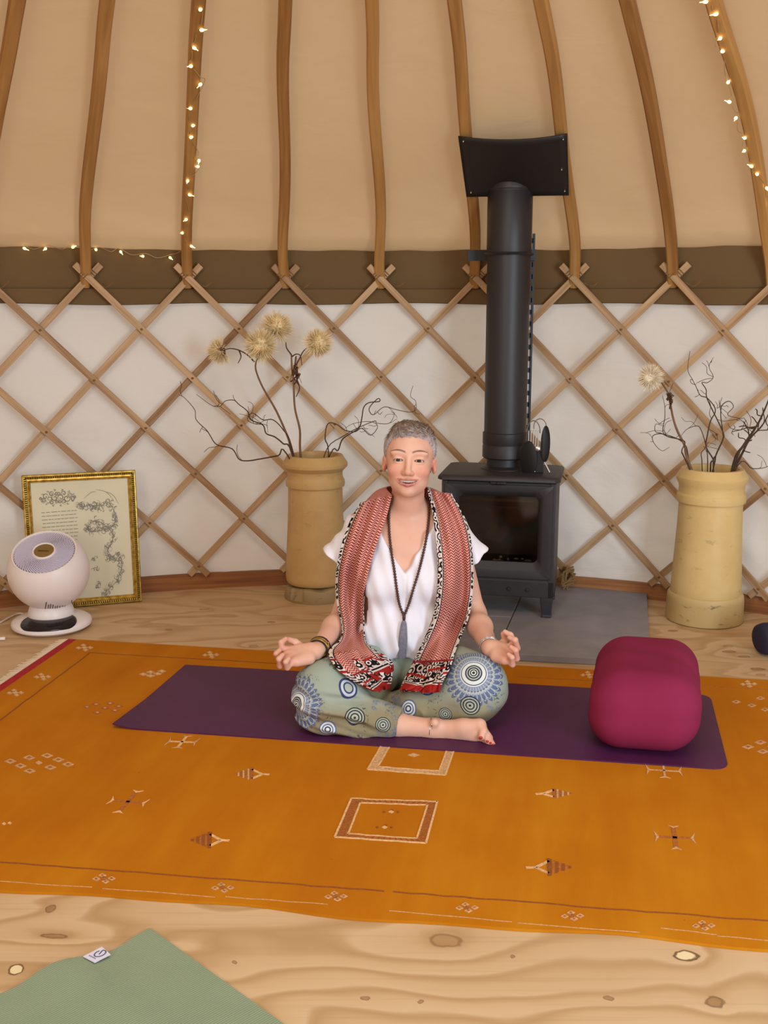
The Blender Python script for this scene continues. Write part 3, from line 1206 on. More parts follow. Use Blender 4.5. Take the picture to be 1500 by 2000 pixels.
def oval(c, rx, rz, th, tilt, n=24):
    ca, sa = math.cos(tilt), math.sin(tilt)
    rn = []
    for y, k in ((-th / 2, .96), (-th / 2 + .001, 1), (th / 2 - .001, 1), (th / 2, .96)):
        rn.append([np.asarray(c) + np.array([ca * rx * k * math.cos(a) - sa * y, sa * rx * k * math.cos(a) + ca * y, rz * k * math.sin(a)])
                   for a in [2 * math.pi * i / n for i in range(n)]])
    return rn


for i in range(5):
    x = -.038 + i * .0095
    mk('fin', MB().box((x, -.002, .132), (.0035, .026, .075)), M_ALU, fan2, local=True, bevel=.001)
mk('fin_crown', MB().tube([np.array([-.019 + .026 * math.cos(a), -.002, .165 + .045 * math.sin(a)]) for a in np.linspace(-.1, math.pi + .1, 16)], .0022, 6), M_ALU, fan2, local=True, smooth=60)
mk('blade', MB().sweep(oval((-.036, -.016, .055), .036, .075, .004, math.radians(-20))), M_ANO, fan2, local=True, smooth=40)
mk('blade', MB().sweep(oval((.030, -.010, .118), .023, .074, .004, math.radians(38))), M_ANO, fan2, local=True, smooth=40)
mk('hub', MB().lathe([(.0001, -.02), (.009, -.018), (.010, .0), (.0001, .004)], (.0, -.012, .10), 14, axis=(0, 1, 0)), M_ALU, fan2, local=True, smooth=50)
mk('carry_loop', MB().tube([np.array([.006 + .025 * math.cos(a), .006, .185 + .032 * math.sin(a)]) for a in np.linspace(-.3, math.pi + .3, 20)], .002, 6), M_ALU, fan2, local=True, smooth=60)
for s_ in (-1, 1):
    mk('foot', MB().tube([np.array([s_ * .012 + .012, 0, .05]), np.array([s_ * .030 + .02, -.008, .003])], .004, 6), M_ALU, fan2, local=True, smooth=60)
# ================================================================== chimney-pot vases
def pot_material(name, c1, c2, dirt, grime_top):
    t = NT(name)
    co = t.coord()
    x, y, z = t.sep(co)
    n = t.noise(co, 7, 5, 0.6)
    col = t.ramp(n, [(0.3, c1), (0.72, c2)])
    st = t.noise(t.mapping(co, (1, 1, 2.6)), 17, 4, 0.65, 0.4)
    low = t.math('SUBTRACT', 1.0, t.smooth(z, grime_top * .5, grime_top))
    bl = t.noise(co, 2.6, 3, .6)
    col = t.mix(t.math('MULTIPLY', t.smooth(bl, .45, .7), .35), col, c1)
    col = t.mix(t.math('MULTIPLY', low, .35), col, dirt)
    spots = t.math('MULTIPLY', t.smooth(st, 0.60, 0.72), t.math('ADD', 0.30, t.math('MULTIPLY', low, 0.65)))
    col = t.mix(spots, col, dirt)
    t.bump(st, 0.15, 0.004)
    return t.out(col, 0.5, spec=0.35)


M_POT1 = pot_material('pot_clay_tan', '#b9935c', '#c9a56c', '#6b5836', 0.10)
M_POT2 = pot_material('pot_clay_yellow', '#cfae70', '#dcbd82', '#6d5a34', 0.16)
M_SOIL = plain('pot_inside', '#6b4f2e', 0.95, var=.3)


def pot(loc, prof, mat, label, foot=None):
    th = thing('chimney_pot', loc, label, 'vase', 'clay chimney pots used as vases')
    outer = prof
    top_r, top_z = prof[-1]
    inner = [(top_r - .012, top_z - .001), (top_r - .016, top_z - .02), (top_r - .018, .30), (0.001, .30)]
    mk('pot_body', MB().lathe([(0.02, prof[0][1])] + outer + inner, loc, 72), mat, th, smooth=24)
    return th


P1 = np.array([-0.298, 4.60, 0])
r1 = smooth_path([np.array(q) for q in [(.128, .072), (.1335, .09), (.133, .14), (.128, .24), (.121, .36), (.118, .47), (.1175, .492)]], 5)
prof1 = [tuple(q) for q in r1] + [(.119, .496), (.1265, .499), (.1285, .510), (.1275, .524), (.1215, .533), (.119, .545), (.1185, .556), (.121, .566), (.1405, .586), (.1415, .598), (.119, .633), (.114, .634)]
pot1 = pot(P1, prof1, M_POT1, 'tan clay chimney pot with a chipped foot, holding fluffy seed heads, left of the woman')
# broken foot ring: irregular chipped edge
mb = MB()
rn = []
n = 96
for j, (rb, zb) in enumerate(((.06, 0.0005), (.139, 0.0005), (.143, .012), (.142, .045), (.138, .06), (.128, .064), (.06, .064))):
    ring_ = []
    for i in range(n):
        a = 2 * math.pi * i / n
        chip = 0.0
        nz_ = float(vnoise(i * 0.16, 3.3, 5)) - .5
        if j in (3, 4, 5):
            chip = nz_ * .022
        bite = 0
        if j in (3, 4) and (-1.9 < a - 2 * math.pi * .75 < .55 - .9) and nz_ > -.15:
            bite = -.012
        ring_.append(P1 + np.array([(rb + bite + chip * .15) * math.cos(a), (rb + bite + chip * .15) * math.sin(a), zb + chip * .8]))
    rn.append(ring_)
mk('chipped_foot', mb.sweep(rn), pot_material('pot_foot', '#a88e62', '#b69b6e', '#5f4f36', 0.09), pot1, smooth=30, label='broken greyish clay foot ring')

P2 = np.array([1.318, 4.262, 0])
r2 = smooth_path([np.array(q) for q in [(.141, .118), (.1395, .15), (.134, .26), (.128, .38), (.125, .47), (.1245, .488)]], 5)
prof2 = [(.146, .0008), (.1535, .004), (.1545, .02), (.153, .09), (.151, .108), (.147, .115)] + [tuple(q) for q in r2] + \
        [(.126, .492), (.1345, .494), (.1365, .508), (.135, .523), (.1290, .532), (.1275, .55), (.129, .562), (.1395, .582), (.1405, .594), (.121, .627), (.116, .628)]
pot2 = pot(P2, prof2, M_POT2, 'pale yellow clay chimney pot with a stained foot, right of the stove')

# ================================================================== dried stems and twigs
M_TWIG = plain('twig_brown', '#4a3526', 0.85, var=.3, vscale=30)
M_STEM = plain('stem_brown', '#7a5a3e', 0.85, var=.25, vscale=25)
M_FLUFF = plain('fluff', '#e8d2a4', 0.95, var=.15, vscale=20)
M_FLUFF2 = plain('fluff_pale', '#f0e2c8', 0.95, var=.15, vscale=20)
M_BRACT = plain('bract_brown', '#54351d', 0.9, var=.3, vscale=40)


def z6(p):
    return (340 + p[0] / 3, 590 + p[1] / 3)


def z7(p):
    return (1200 + p[0] * .28, 680 + p[1] * .28)


def path3(pts, conv, Y0, dY, seed, inside=None):
    """2D sketch given real depth: the stem wanders between Y0 and Y0+dY"""
    out = []
    m = len(pts)
    for i, p in enumerate(pts):
        t = i / max(1, m - 1)
        q = atY(*conv(p), Y0 + dY * t + 0.02 * (float(vnoise(i * .7, seed, 3)) - .5))
        out.append(q)
    if inside is not None:
        out = [np.asarray(inside, float)] + out
    return out


def twig(pts, conv, pc, Y0, dY, r, seed, label, forks=6):
    base = np.array([pc[0] + .05 * math.cos(seed * 2.4), pc[1] + .05 * math.sin(seed * 2.4), .33])
    P = smooth_path(path3(pts, conv, Y0, dY, seed, base), 5)
    m = len(P)
    th = thing('twisted_twig', base, label, 'twig')
    mk('stem', MB().tube(P, [r * (1 - .72 * i / m) for i in range(m)], 6), M_TWIG, th, smooth=180)
    rs = random.Random(seed)
    for f in range(forks):
        i = rs.randrange(int(m * .35), m - 3)
        p = P[i]
        d = unit(np.array([rs.uniform(-1, 1), rs.uniform(-.4, .3), rs.uniform(-.5, 1)]))
        L = rs.uniform(.015, .055)
        q = [p]
        for k in range(3):
            d = unit(d + np.array([rs.uniform(-.9, .9), rs.uniform(-.4, .4), rs.uniform(-.6, .9)]))
            q.append(q[-1] + d * L / 2)
        mk('side_shoot', MB().tube(smooth_path(q, 4), [r * .34] * (4 * 3) + [r * .2], 5), M_TWIG, th, smooth=180)
    return th


def fluffy_head(th, c, axis, R, mat, n=900, bract=True, seed=1):
    """cup of bracts with a brush of fine hairs"""
    rs = np.random.default_rng(seed)
    axis = unit(axis)
    ref = np.array([0, 0, 1.0]) if abs(axis[2]) < .9 else np.array([1.0, 0, 0])
    e1 = unit(np.cross(axis, ref))
    e2 = np.cross(axis, e1)
    mb = MB()
    for i in range(n):
        ct = rs.uniform(-0.45, 1)
        ph = rs.uniform(0, 2 * math.pi)
        st = math.sqrt(1 - ct * ct)
        d = axis * ct + (e1 * math.cos(ph) + e2 * math.sin(ph)) * st
        L = R * rs.uniform(.95, 1.40)
        a = c + d * R * .12
        b = c + d * L + rs.normal(0, R * .06, 3)
        s = unit(np.cross(d, rs.normal(0, 1, 3))) * R * .030
        mid = (a + b) / 2 + rs.normal(0, R * .05, 3)
        mb.add([a - s * .4, a + s * .4, mid + s, mid - s, b], [(0, 1, 2, 3), (3, 2, 4)])
    fl = mk('fluff', mb, mat, th, kind='stuff', label='pale straw-coloured seed fluff')
    mbc = MB().sphere(c + axis * R * .25, R * .55, 12, 8)
    mk('seed_core', mbc, mat, th, smooth=180)
    if bract:
        for i in range(16):
            ph = 2 * math.pi * i / 16 + rs.uniform(-.2, .2)
            rd = e1 * math.cos(ph) + e2 * math.sin(ph)
            p0 = c - axis * R * .42
            p1 = c - axis * R * .25 + rd * R * .42
            p2 = c + axis * R * rs.uniform(.0, .25) + rd * R * rs.uniform(.62, .85)
            t = np.cross(rd, axis)
            mb = MB().add([p0, p1 - t * R * .13, p2, p1 + t * R * .13, p1 - axis * R * .05], [(0, 1, 4), (0, 4, 3), (1, 2, 4), (4, 2, 3)])
            mk('bract', mb, M_BRACT, th)


def thistle(stem_pts, conv, pc, Y0, dY, r, heads, mat, label, seed, tangle=None, side=()):
    base = np.array([pc[0] + .04 * math.cos(seed * 2.1), pc[1] - .03 + .03 * math.sin(seed), .33])
    P = smooth_path(path3(stem_pts, conv, Y0, dY, seed, base), 6)
    m = len(P)
    th = thing('dried_flower', base, label, 'dried flower')
    mk('stem', MB().tube(P, [r * (1 - .4 * i / m) for i in range(m)], 7), M_STEM, th, smooth=180)
    for sp in side:
        q = smooth_path(path3(sp, conv, Y0 + dY, 0.0, seed + 2), 5)
        mk('branch', MB().tube(q, [r * .6 * (1 - .5 * i / len(q)) for i in range(len(q))], 6), M_TWIG, th, smooth=180)
    for i, (hp, R, ax, dy) in enumerate(heads):
        c = atY(*conv(hp), Y0 + dY + dy)
        fluffy_head(th, c, np.array(ax, float), R, mat, seed=seed * 10 + i)
    if tangle:
        rs = random.Random(seed)
        tc = atY(*conv(tangle[0]), Y0 + dY)
        for i in range(tangle[2]):
            q = [tc + np.array([rs.gauss(0, tangle[1] * .5), rs.gauss(0, tangle[1] * .4), rs.gauss(0, tangle[1])]) for _ in range(3)]
            mk('curled_leaf', MB().tube(smooth_path(q, 5), [.0028] * 5 + [.0036] + [.001] * 5, 5), M_BRACT, th, smooth=180)
    return th


thistle([(700, 905), (670, 800), (600, 640), (520, 500), (480, 400), (480, 345)], z6, P1, 4.56, -.03, .0055,
        [((272, 285), .050, (-.75, -.1, -.25), 0), ((510, 255), .062, (-.1, -.8, .3), -.03), ((600, 150), .060, (.25, -.55, .7), .03)], M_FLUFF,
        'dried stem with three fluffy seed heads leaning left in the tan pot', 3,
        side=([(470, 350), (430, 310), (380, 282), (330, 272), (290, 282)], [(480, 345), (490, 310), (505, 270)], [(480, 345), (540, 260), (590, 180)], [(380, 282), (392, 320), (375, 358)]))
thistle([(742, 905), (737, 750), (708, 620), (700, 470), (690, 380), (688, 310)], z6, P1, 4.60, -.04, .0055,
        [((840, 240), .056, (.6, -.6, .25), -.02)], M_FLUFF,
        'upright dried stem with one fluffy seed head, right one in the tan pot', 4, tangle=((712, 425), .022, 14),
        side=([(688, 310), (660, 270), (655, 235)], [(700, 400), (735, 330), (765, 280), (820, 250)], [(690, 320), (715, 305), (740, 315), (748, 370)], [(705, 450), (735, 500), (715, 555)]))
twig([(660, 890), (610, 900), (500, 920), (430, 930), (380, 920), (340, 860), (250, 835), (210, 780), (190, 750), (130, 690), (120, 630), (60, 560), (30, 545)], z6, P1, 4.53, -.12, .0036, 5, 'longest twisted twig, reaching far left from the tan pot')
twig([(690, 880), (640, 830), (590, 790), (540, 770), (520, 720), (450, 690), (430, 640), (380, 600), (350, 575), (300, 580), (270, 610), (220, 605), (130, 540)], z6, P1, 4.54, .06, .0036, 6, 'twisted twig arching left across the trellis above the longest one')
twig([(690, 850), (640, 750), (580, 690), (520, 690), (460, 650), (430, 690), (480, 715), (540, 720), (550, 765)], z6, P1, 4.55, -.05, .003, 7, 'short curled twig tangled beside the leaning flower stem', 8)
twig([(905, 890), (885, 800), (900, 715), (950, 715), (1000, 750), (1060, 760), (1100, 740), (1150, 780), (1190, 740), (1180, 710), (1130, 700), (1050, 712), (1000, 740)], z6, P1, 4.60, -.06, .003, 8, 'looping twig curling right from the tan pot, behind the woman', 5)
twig([(915, 892), (960, 870), (990, 800), (1080, 740), (1100, 680), (1110, 620), (1140, 590), (1203, 582), (1195, 565), (1150, 610), (1145, 640), (1170, 660), (1230, 615), (1300, 630), (1380, 645), (1415, 630), (1415, 580), (1385, 550), (1400, 490)], z6, P1, 4.62, .04, .0032, 9, 'tall zigzag twig from the tan pot, ending above the woman', 5)
twig([(880, 900), (1000, 780), (1165, 700), (1190, 710), (1260, 710), (1290, 660), (1270, 640)], z6, P1, 4.62, -.06, .0026, 10, 'thin low twig from the tan pot, pointing at the woman', 3)

thistle([(525, 815), (490, 680), (440, 580), (410, 490), (388, 380), (372, 310), (330, 240)], z7, P2, 4.22, -.05, .0055,
        [((250, 205), .044, (-.55, -.7, .1), -.01)], M_FLUFF2, 'dried thistle with a spiky pale head in the yellow pot', 12, tangle=((385, 350), .016, 12))
twig([(505, 800), (470, 720), (490, 650), (380, 620), (330, 595), (285, 580), (290, 530), (345, 545)], z7, P2, 4.20, -.05, .003, 13, 'twig bending left over the rim of the yellow pot', 4)
twig([(520, 790), (480, 660), (345, 600), (270, 610), (275, 660), (330, 715), (385, 690)], z7, P2, 4.24, -.1, .0026, 14, 'drooping hooked twig at the left of the yellow pot', 3)
twig([(515, 800), (470, 650), (345, 600), (352, 480), (350, 400), (335, 330)], z7, P2, 4.25, .02, .0028, 15, 'thin upright twig just under the spiky thistle head', 3)
twig([(670, 845), (690, 780), (640, 690), (650, 600), (670, 510), (705, 430), (650, 350), (600, 330), (570, 270), (545, 220), (512, 150), (527, 20)], z7, P2, 4.27, -.04, .0034, 16, 'tall wavy twig in the middle of the yellow pot, leaning left at the top')
twig([(690, 840), (710, 740), (755, 640), (755, 580), (650, 360), (640, 290), (610, 240), (650, 240), (690, 200), (660, 130), (690, 65)], z7, P2, 4.30, .02, .0032, 17, 'tallest curly twig of the yellow pot with a looped tip')
twig([(690, 840), (712, 740), (756, 640), (755, 580), (742, 470), (750, 400), (800, 370), (830, 410), (790, 465), (880, 490), (905, 485)], z7, P2, 4.24, -.08, .003, 18, 'branching twig in front of the trellis crossing above the yellow pot', 7)
twig([(650, 840), (640, 690), (600, 560), (560, 545), (500, 570), (460, 620)], z7, P2, 4.24, -.02, .0026, 19, 'thin twig crossing left behind the thistle stem', 3)
twig([(612, 830), (605, 740), (630, 700), (660, 650)], z7, P2, 4.22, -.03, .0026, 20, 'shortest twig standing in the yellow pot', 2)
twig([(830, 815), (900, 680), (1000, 530), (1060, 400), (1085, 330)], z7, P2, 4.25, -.03, .0068, 21, 'thick straight stalk leaning out right from the yellow pot', 6)
twig([(850, 815), (940, 640), (1030, 540), (1090, 430)], z7, P2, 4.29, .02, .0062, 22, 'second thick stalk leaning right, behind the first one in the yellow pot', 6)
twig([(840, 820), (910, 660), (985, 560), (930, 555), (880, 570), (820, 585), (830, 605)], z7, P2, 4.22, -.05, .0036, 23, 'dark clawed twig hooking back left from the thick stalks', 9)
twig([(860, 820), (960, 840), (1040, 835), (1090, 815)], z7, P2, 4.20, -.05, .0028, 24, 'low twig lying over the right rim of the yellow pot', 2)

# ================================================================== framed print leaning on the trellis
M_GOLD = NT('gilt')
_n = M_GOLD.noise(M_GOLD.coord(), 60, 3)
M_GOLD = M_GOLD.out(M_GOLD.ramp(_n, [(.3, '#9a7426'), (.7, '#d9b75c')]), 0.34, 0.75)
M_PAPER = plain('aged_paper', '#d5cbaa', 0.8, var=.06, vscale=5)
M_INK = plain('sepia_ink', '#776c50', 0.9)
fb_r = atZ(277, 1174)
fb_l = atZ(59, 1193)
lean = math.radians(4.5)
ex = unit(fb_r - fb_l)
back = np.array([-ex[1], ex[0], 0])
ez = unit(np.array([0, 0, 1]) * math.cos(lean) + back * math.sin(lean))
en = np.cross(ex, ez)      # towards the camera
if en[1] > 0:
    en = -en
FW = np.linalg.norm(fb_r - fb_l)
FH = 0.572
org = fb_l + np.array([0, 0, .0025]) + en * .0


def fp(u, v, d=0.0):
    """point on the print: u right, v up (metres), d towards viewer"""
    return org + ex * u + ez * v + en * d


pic = thing('framed_print', (fb_l + fb_r) / 2, 'gold-framed sepia engraving leaning on the trellis behind the fan', 'picture')
W_ = .034


def frame_ring(ins, d):
    return [fp(ins, ins, d), fp(FW - ins, ins, d), fp(FW - ins, FH - ins, d), fp(ins, FH - ins, d)]


mb = MB()
mb.sweep([frame_ring(i, d) for i, d in ((0, 0), (0, .014), (.003, .018), (.007, .0185), (.009, .014), (.016, .013), (.018, .019), (.024, .021), (.028, .018), (.034, .009), (.034, .0))], cap=False)
mk('gilt_frame', mb, M_GOLD, pic)
# rope beading in the frame's groove
mb = MB()
pr = MB()
for (a, b) in ((fp(.0125, .0125, .014), fp(FW - .0125, .0125, .014)), (fp(FW - .0125, .0125, .014), fp(FW - .0125, FH - .0125, .014)),
               (fp(FW - .0125, FH - .0125, .014), fp(.0125, FH - .0125, .014)), (fp(.0125, FH - .0125, .014), fp(.0125, .0125, .014))):
    L = np.linalg.norm(b - a)
    k = int(L / .009)
    for i in range(k):
        mb.sphere(a + (b - a) * (i + .5) / k, (.0042, .0042, .0042), 6, 4)
mk('rope_beading', mb, plain('dark_gilt', '#6e5120', 0.45, 0.6), pic, kind='stuff', smooth=180)
mk('backing_board', MB().prism([fp(.004, .004, .0), fp(FW - .004, .004, .0), fp(FW - .004, FH - .004, .0), fp(.004, FH - .004, .0)], -en * -.003), M_BASE, pic)
mk('paper', MB().prism([fp(.03, .03, .005), fp(FW - .03, .03, .005), fp(FW - .03, FH - .03, .005), fp(.03, FH - .03, .005)], en * .001), M_PAPER, pic, label='aged cream paper of the engraving')
# the engraving: text lines, ornament and leafy scroll border
ink = MB()
sx_f, sy_f = FW / 1120.0, FH / 1250.0          # sketch units measured in the 5x crop of the frame


def ip(x, y):
    return fp((x - 262) * sx_f, FH - (y - 145) * sy_f, .0062)


def stroke(pts, w):
    P = smooth_path([ip(*q) for q in pts], 5)
    m = len(P)
    ink.ribbon(P, [1.15 * w * (.35 + .65 * math.sin(math.pi * (i + .5) / m)) for i in range(m)], en, .0002)


rs = random.Random(5)
for i, y in enumerate(range(497, 770, 34)):
    x = 440 - rs.randint(0, 12)
    yy = y
    while x < 765:
        w = rs.randint(18, 60)
        ink.ribbon([ip(x, yy - (x - 440) * .01), ip(min(x + w, 780), yy - (x + w - 440) * .01)], .0028 if i < 9 else .002, en, .0002)
        x += w + rs.randint(5, 11)


def scroll(x, y, r, a0, turns, w, dirn=1):
    pts = []
    for i in range(14):
        t = i / 13
        a = a0 + dirn * turns * 2 * math.pi * t
        rr_ = r * (1 - .85 * t)
        pts.append((x + rr_ * math.cos(a), y + rr_ * math.sin(a)))
    stroke(pts, w)


for s_ in (-1, 1):
    for (dx, dy, r) in ((30, 0, 34), (85, 10, 38), (120, -18, 30), (140, 20, 26), (60, -42, 26), (60, 42, 26), (165, 0, 16), (15, 40, 18), (12, -38, 20)):
        for q in range(2):
            scroll(600 + s_ * dx, 367 + dy * .9, r, rs.uniform(0, 6.28), 1.2, .0026, s_)
for i in range(14):
    a = i / 14 * 6.28
    stroke([(600 + 150 * math.cos(a), 367 + 62 * math.sin(a)), (600 + 166 * math.cos(a + .12), 367 + 74 * math.sin(a + .12)), (600 + 176 * math.cos(a), 367 + 80 * math.sin(a))], .003)
spine = smooth_path([np.array(q, float) for q in [(790, 440), (850, 465), (930, 455), (1010, 470), (1080, 430), (1130, 480), (1160, 580), (1130, 660), (1040, 690), (940, 700), (870, 680), (930, 600), (1050, 650), (1130, 760), (1080, 850), (1060, 930), (1130, 990), (1180, 930), (1200, 1020), (1170, 1130), (1110, 1210), (1020, 1280), (1000, 1300)]], 5)
stroke([tuple(p) for p in spine[::4]], .003)
for i, p in enumerate(spine):
    for q in range(2):
        r = rs.uniform(14, 36)
        dens = 1
        scroll(p[0] + rs.uniform(-26, 26), p[1] + rs.uniform(-24, 24), r, rs.uniform(0, 6.28), rs.uniform(.5, 1.1), rs.uniform(.0012, .0026), rs.choice((-1, 1)))
    if rs.random() < .45:
        a = rs.uniform(0, 6.28)
        x0, y0 = p[0] + 20 * math.cos(a), p[1] + 20 * math.sin(a)
        stroke([(x0, y0), (x0 + 22 * math.cos(a + .5), y0 + 22 * math.sin(a + .5)), (x0 + 34 * math.cos(a + 1.1), y0 + 34 * math.sin(a + 1.1))], .0036)
for p in ((860, 680), (900, 670), (950, 690), (990, 665), (930, 480), (980, 480), (1020, 500), (940, 1230), (960, 1200), (930, 960), (925, 1050)):
    for q in range(5):
        scroll(p[0] + rs.uniform(-20, 20), p[1] + rs.uniform(-16, 16), rs.uniform(8, 24), rs.uniform(0, 6), .7, .0026)
for (x0, y0, x1, y1) in ((980, 310, 1150, 420), (850, 390, 980, 330), (1060, 330, 1200, 460)):
    stroke([(x0, y0), ((x0 + x1) / 2 + 15, (y0 + y1) / 2 - 25), (x1, y1)], .0022)
mk('engraving', ink, M_INK, pic, label='sepia engraved text and leafy scrollwork')
tg = NT('picture_glass')
mk('glass', MB().prism([fp(.032, .032, .0085), fp(FW - .032, .032, .0085), fp(FW - .032, FH - .032, .0085), fp(.032, FH - .032, .0085)], en * .0012),
   tg.out('#ffffff', 0.08, spec=0.5, Alpha=0.06), pic)

# ================================================================== air circulator fan
M_FANW = plain('fan_white', '#e8dcd8', 0.38, spec=0.45)
M_FANG = plain('fan_grille', '#c9c1d4', 0.45, spec=0.4)
M_BLACK = plain('gloss_black', '#120d12', 0.18, spec=0.5)
fc = atZ(102, 1226) * 1.0
fc[2] = 0
acf = thing('air_circulator_fan', fc, 'white globe-shaped air circulator fan on the floor before the framed print', 'fan')
mk('base', MB().lathe([(.001, .001), (.118, .001), (.138, .006), (.1535, .016), (.156, .026), (.153, .035), (.140, .043), (.11, .052), (.09, .056), (.001, .057)], fc, 64), M_FANW, acf, smooth=40)
G = np.zeros((10, 33, 3))
bz = [(.086, .0575), (.095, .0565), (.11, .0535), (.12, .0508), (.13, .0475), (.14, .0445), (.147, .0403), (.152, .0363), (.1545, .0325), (.1555, .0305)]
for j, (rj, zj) in enumerate(bz):
    for i in range(33):
        f = i / 32
        a0_, a1_ = -152 + 4.5 * j, -8 - 4.5 * j
        a = math.radians(a0_ + (a1_ - a0_) * f)
        G[j, i] = (fc[0] + rj * math.cos(a), fc[1] + rj * math.sin(a), zj + .0012)
mk('control_panel', MB().grid(G), M_BLACK, acf, smooth=180, solid=.001, label='glossy black control panel on the base')
mk('neck', MB().lathe([(.090, .0555), (.091, .062), (.088, .075), (.082, .092), (.074, .105), (.04, .11)], fc, 56), M_FANW, acf, smooth=50)
gc = fc + np.array([0, 0, .238])
GR = .158
hn = unit(np.array([0.03, -.50, .86]))
# globe cut by the grille plane
cutd = .098
rc = math.sqrt(GR ** 2 - cutd ** 2)
ang0 = math.asin(rc / GR)
prof = [(GR * math.sin(a), GR * math.cos(a)) for a in np.linspace(ang0, math.pi - .001, 40)]
prof = [(rc - .010, cutd - .035), (rc - .008, cutd - .004), (rc - .005, cutd + .002), (rc - .001, cutd + .002)] + prof
mk('globe_shell', MB().lathe(prof, gc, 72, axis=hn), M_FANW, acf, smooth=40)
mk('dark_interior', MB().lathe([(.0001, cutd - .03), (rc - .011, cutd - .03)], gc, 48, axis=hn), plain('fan_inside', '#2f2a3a', 0.8), acf)
e1 = unit(np.cross(np.array([0, 1, 0.0]), hn))
e2 = np.cross(hn, e1)
gz = lambda r: cutd + .012 * (1 - (r / rc) ** 2) - .004
for i in range(54):
    a0 = 2 * math.pi * i / 54
    pts, pn_ = [], []
    for k in range(9):
        t = k / 8
        r = .040 + (rc - .010 - .040) * t
        a = a0 + 1.15 * t
        pts.append(gc + hn * gz(r) + r * (math.cos(a) * e1 + math.sin(a) * e2))
    if i == 0:
        pass
    mb = MB()
    fr = []
    for k in range(9):
        T = unit(pts[min(k + 1, 8)] - pts[max(k - 1, 0)])
        S = unit(np.cross(T, hn)) * (.0014 + .0010 * k / 8)
        fr.append([pts[k] - S - hn * .006, pts[k] + S - hn * .006, pts[k] + S, pts[k] - S])
    mk('grille_rib', mb.sweep(fr), M_FANG, acf)
mk('hub_ring', MB().lathe([(.030, gz(0) - .01), (.046, gz(0) - .01), (.0465, gz(0) - .002), (.043, gz(0) + .003), (.039, gz(0) + .002), (.037, gz(0) - .002)], gc, 40, axis=hn), M_FANW, acf, smooth=40)
mk('hub_badge', MB().lathe([(.0385, gz(0) - .004), (.0385, gz(0) - .0005), (.036, gz(0) + .0008), (.0001, gz(0) + .0015)], gc, 40, axis=hn), plain('bronze_badge', '#8f7440', 0.4, .5), acf, smooth=50, label='bronze badge in the middle of the grille')
mb = MB()
for i, w in enumerate((5, 3, 3, 4, 3, 3, 3, 4)):
    u = -.019 + i * .0052
    c = gc + hn * (gz(0) + .0018) + e1 * u - e2 * .003
    mb.box(c, (.0038, .0018, .004), np.stack([e1, hn, e2], 1))
mk('badge_lettering', mb, plain('badge_ink', '#3a2c18', .6), acf)
# dark slanting marks low on the globe front
mb = MB()
for i, (x, y0, y1) in enumerate(((88, 1176, 1191), (93, 1181, 1192), (97, 1180, 1193), (102, 1181, 1192), (107, 1184, 1192), (111, 1183, 1191), (116, 1183, 1190), (121, 1183, 1189), (126, 1183, 1187), (139, 1172, 1180), (143, 1176, 1179))):
    for (ya, yb) in ((y0, y1),):
        pts = []
        for q in range(4):
            py = ya + (yb - ya) * q / 3
            px = x + (y1 - py) * .18
            d = ray(px, py)
            o = CAMP - gc
            b_ = o @ d
            c_ = o @ o - (GR + .0006) ** 2
            a_ = d @ d
            disc = b_ * b_ - a_ * c_
            if disc <= 0:
                continue
            pts.append(CAMP + d * ((-b_ - math.sqrt(disc)) / a_))
        if len(pts) > 1:
            mb.ribbon(pts, .0035, unit(pts[0] - gc), .0006)
if mb.v:
    mk('printed_marks', mb, plain('mark_grey', '#6d4a48', .6), acf, label='dark printed marks low on the globe')
mk('power_cable', MB().tube(smooth_path([fc + np.array([-.10, .06, .02]), atZ(40, 1198, .006), atZ(18, 1206, .005), atZ(-12, 1221, .005), atZ(-80, 1240, .005)], 8), .0038, 7), M_FANW, acf, smooth=180)
mb = MB().tube([atZ(-60, 1250, .008), atZ(-14, 1248, .008), atZ(10, 1247, .008)], [.004, .006, .007], 8)
mk('charger_lead', mb, M_FANW, label='white lead end on the floor at the left edge below the fan', cat='cable', smooth=60)

# ================================================================== rug
RA = atZ(150, 1252)
RB = atZ(1500, 1332)
e_l = unit(RB - RA)
sd = unit(atZ(0, 1355) - RA)
F0, F1 = atZ(0, 1738), atZ(1500, 1857)
ff = unit(F1 - F0)


def cross2(a, b):
    return a[0] * b[1] - a[1] * b[0]


tt = cross2(F0 - RA, ff) / cross2(sd, ff)
RD = RA + sd * tt                       # front-left corner
RL = 3.05
RB2 = RA + e_l * RL
RC = RD + ff * (RL + .12)
RTOP = 0.007


def rug_material():
    t = NT('mustard_wool')
    co = t.coord()
    ca, sa = float(e_l[0]), float(e_l[1])
    x, y, z = t.sep(co)
    u = t.math('ADD', t.math('MULTIPLY', x, ca), t.math('MULTIPLY', y, sa))
    v = t.math('SUBTRACT', t.math('MULTIPLY', y, ca), t.math('MULTIPLY', x, sa))
    uv = t.comb(u, v, 0.0)
    n = t.noise(t.mapping(uv, (5.5, .7, 1)), 1.0, 4, 0.6)
    n2 = t.noise(uv, 3.2, 3)
    f = t.math('ADD', t.math('MULTIPLY', n, .6), t.math('MULTIPLY', n2, .4))
    col = t.ramp(f, [(0.34, '#b16608'), (0.5, '#b96f0a'), (0.66, '#c27c12')])
    sp = t.noise(uv, 38, 2)
    col = t.mix(t.math('MULTIPLY', t.smooth(sp, .74, .80), .5), col, '#7d4010')
    wv = t.n('ShaderNodeTexWave')
    t.link(uv, wv.inputs['Vector'])
    wv.inputs['Scale'].default_value = 160
    wv.inputs['Distortion'].default_value = 1.5
    t.bump(t.math('ADD', t.math('MULTIPLY', wv.outputs['Fac'], .4), n2), .25, .0015)
    return t.out(col, 0.92, spec=0.12)


